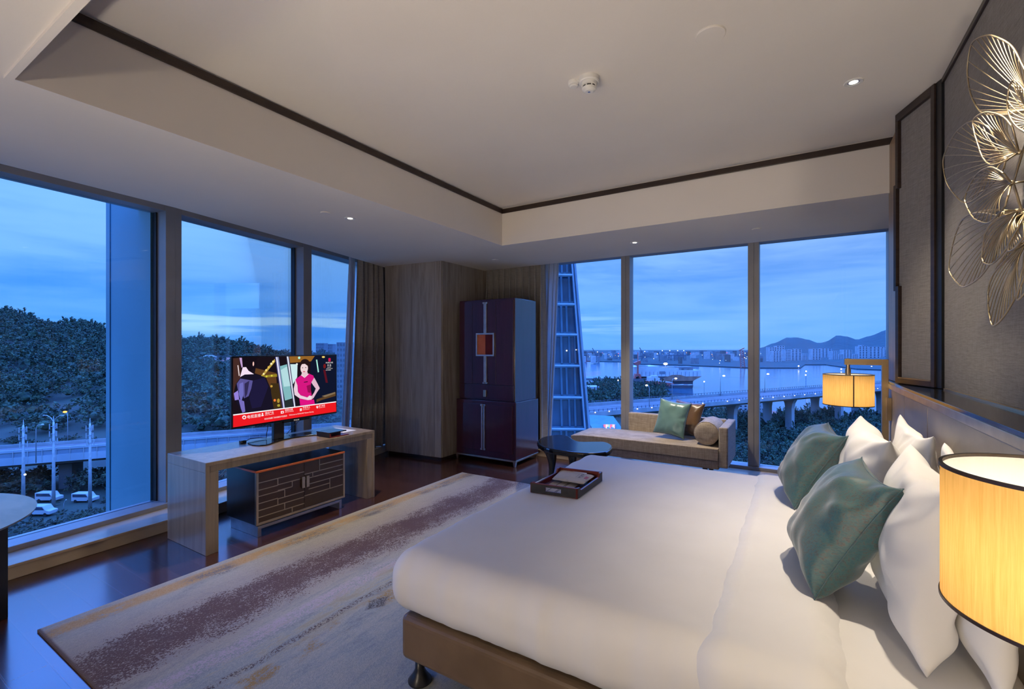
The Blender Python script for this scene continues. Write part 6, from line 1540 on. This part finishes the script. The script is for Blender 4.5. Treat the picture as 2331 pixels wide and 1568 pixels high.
# ---- grow the trees last, clear of everything that stands among them
bpy.context.view_layer.update()
for o in list(bpy.data.objects):
    if o.type != 'MESH' or o.parent is None: continue
    r_ = o.parent
    while r_.parent: r_ = r_.parent
    nm = r_.name.split('.')[0]
    if nm in ('pavilion', 'house', 'apartment_tower', 'apartment_house', 'shed', 'canopy', 'market_hall', 'antenna_mast', 'van', 'harbour_light') and o.name.split('.')[0] in ('body', 'pole', 'roof', 'sign_frame') or (nm in ('bridge', 'elevated_road') and o.name.startswith('pier')):
        w_ = wloc(r_); V_ = [v.co + w_ for v in o.data.vertices]
        if o.name.startswith(('body', 'pier')) and nm != 'van':
            q0, q1, q2, q3 = V_[:4]
            if (q0 - q1).length > (q1 - q2).length: q0, q1, q2, q3 = q1, q2, q3, q0
            e0, e1 = (q0 + q1) / 2, (q2 + q3) / 2; hw = (q0 - q1).length / 2 + .4; ns = max(2, int((e1 - e0).length / hw) + 1)
            for i in range(ns + 1): p = e0.lerp(e1, i / ns); EXC.append((p.x, p.y, hw))
        else:
            xs_ = [v.x for v in V_]; ys_ = [v.y for v in V_]
            EXC.append(((min(xs_) + max(xs_)) / 2, (min(ys_) + max(ys_)) / 2, math.hypot(max(xs_) - min(xs_), max(ys_) - min(ys_)) / 2))
for q in PENDING: grow(*q)
# ================================================================== sky
wd = bpy.data.worlds.new('dusk_sky'); SC.world = wd; wd.use_nodes = True
nt = NT(wd.node_tree); bg = nt.n['Background']
gc = nt.coord('Generated'); s = nt.sep(gc)
zc = nt.math('MAXIMUM', s[2], 0.0)
den = nt.math('ADD', zc, .09)
cv = nt.node('ShaderNodeCombineXYZ'); nt.set(cv, 0, nt.math('DIVIDE', s[0], den)); nt.set(cv, 1, nt.math('DIVIDE', s[1], den)); nt.set(cv, 2, 0.0)
n1 = nt.noise(cv.outputs[0], .55, 6, .55, .5)
band_ = nt.noise(nt.coord('Generated', (1.5, 1.5, 16)), 1.7, 5, .55, .4)
cl = nt.math('ADD', nt.math('MULTIPLY', n1, .55), nt.math('MULTIPLY', band_, .45))
left = nt.step(s[0], .1, -.75)
hi_ = nt.mix(left, (.26, .47, .90, 1), (.20, .48, 1.0, 1))
lo_ = nt.mix(left, (.085, .25, .70, 1), (.05, .25, .82, 1))
base = nt.mix(nt.step(cl, .32, .60), lo_, hi_)
hz = nt.mix(left, (.13, .40, .98, 1), (.06, .31, .92, 1))
base = nt.mix(nt.math('MULTIPLY', nt.step(s[2], .22, .02), .75), base, hz)
# bright streaks low over the hill on the left
st = nt.math('MULTIPLY', nt.math('MULTIPLY', nt.step(s[1], .30, .40), nt.math('MULTIPLY', nt.step(nt.math('ABSOLUTE', nt.math('SUBTRACT', s[2], .045)), .035, .004), left)), nt.step(nt.noise(nt.coord('Generated', (2, 2, 40)), 1.6, 4), .44, .60))
base = nt.mix(nt.math('MULTIPLY', st, .7), base, (.42, .72, 1.0, 1))
base = nt.mix(nt.step(s[2], .27, .50), base, (.58, 1.85, 7.0, 1))
nt.l.new(base, bg.inputs['Color']); bg.inputs['Strength'].default_value = 1.3

# ================================================================== lights of the room
def spot(name, p, tgt, power, size, blend=.5, col=(1, .86, .68), r=.03):
    l = bpy.data.lights.new(name, 'SPOT'); l.energy = power; l.spot_size = math.radians(size); l.spot_blend = blend; l.color = col; l.shadow_soft_size = r
    o = bpy.data.objects.new(name, l); COL.objects.link(o); o.location = p
    o.rotation_euler = (Vector(tgt) - Vector(p)).to_track_quat('-Z', 'Y').to_euler(); return o
d1 = dl1.location; spot('downlight_beam', (d1.x, d1.y, ZT - .02), (d1.x - .05, d1.y - .1, 0), 125, 70, 1.0)
spot('downlight_beam', (.42, 2.50, ZT - .02), (.60, 2.45, 0), 210, 76, 1.0)
d2 = dl2.location; spot('downlight_beam', (d2.x, d2.y, ZC - .02), (d2.x, d2.y, 0), 150, 84, .7)
d3 = dl3.location; spot('downlight_beam', (d3.x, d3.y, ZC - .02), (d3.x, d3.y + .3, 0), 190, 84, .7)
dl4 = downlight(0, 0, ZT, 'round downlight in the raised ceiling near the headboard wall outside the photo', pos=Vector((.42, 2.50, ZT)))

# unseen fill lights added behind the camera: one on a console, three uplighters
CN = thing('console_table', 'plain wooden console table against the rear wall', 'table', (-1.2, -2.2, 0))
mb = MB(); mb.box(-2.0, -.4, -2.3, -1.85, .70, .74); obj('table_top', mb, M['oak'], CN)
for x in (-1.95, -.45): mb = MB(); mb.box(x - .03, x + .03, -2.25, -1.9, 0, .70); obj('leg', mb, M['oak'], CN)
def added_fill_lamp(x, y, P, label):  # added out of view as warm fill for the bed side and desk
    g = thing('added_fill_lamp', label, 'lamp', (x, y, .74))
    mb = MB(); mb.lathe([(.001, .741), (.09, .741), (.09, .755), (.015, .765), (.015, 1.12), (.001, 1.12)], (x, y, 0), 24); obj('base', mb, M['bronze'], g)
    l = bpy.data.lights.new('lamp_glow', 'POINT'); l.energy = P; l.color = (1, .84, .66); l.shadow_soft_size = .12
    o = bpy.data.objects.new('lamp_glow', l); link(o, g); o.location = (0, 0, .50)
added_fill_lamp(-1.13, -2.0, 100, 'added fill lamp, unseen on the rear console')
def fill_uplight(x, y, tgt, P, label):  # added out of view to bounce soft fill off the ceiling
    g = thing('added_fill_uplight', label, 'lamp', (x, y, 0), 'added fill uplighters')
    mb = MB(); mb.lathe([(.001, .001), (.11, .001), (.11, .02), (.07, .03), (.085, .16), (.075, .16), (.06, .05), (.001, .05)], (x, y, 0), 28); obj('can', mb, M['black_plastic'], g)
    spot('added_fill_beam', (x, y, .17), tgt, P, 84, 1.0, (1, .87, .72), .08)
fill_uplight(-2.7, -1.1, (-2.4, 2.2, 3.2), 105, 'added fill uplighter behind the camera on the window side')
fill_uplight(-1.2, -1.1, (-.9, 2.4, 3.2), 190, 'added fill uplighter behind the camera in the middle of the room')
fill_uplight(.35, -1.1, (.0, 2.4, 3.2), 220, 'added fill uplighter behind the camera at the headboard wall')

# ================================================================== camera
cd = bpy.data.cameras.new('camera'); cam = bpy.data.objects.new('camera', cd); COL.objects.link(cam)
cam.location = (0, 0, EYE); cam.rotation_euler = (PI / 2, 0, YAW)
cd.sensor_fit = 'HORIZONTAL'; cd.sensor_width = 36.0; cd.lens = FPX / W * 36.0
cd.shift_y = -(H / 2 - VH) / W * -1 * -1
cd.shift_y = (VH - H / 2) / W
cd.clip_start = .05; cd.clip_end = 20000
SC.camera = cam
vs = SC.view_settings
SC.display_settings.display_device = 'sRGB'; vs.view_transform = 'Standard'; vs.look = 'None'; vs.exposure = 0.0; vs.gamma = 1.0; vs.use_curve_mapping = False
SC.cycles.max_bounces = 9; SC.cycles.diffuse_bounces = 5; SC.cycles.glossy_bounces = 4; SC.cycles.transmission_bounces = 4; SC.cycles.transparent_max_bounces = 12
SC.cycles.sample_clamp_indirect = 6.0; SC.cycles.use_denoising = True; SC.cycles.caustics_reflective = False; SC.cycles.caustics_refractive = False
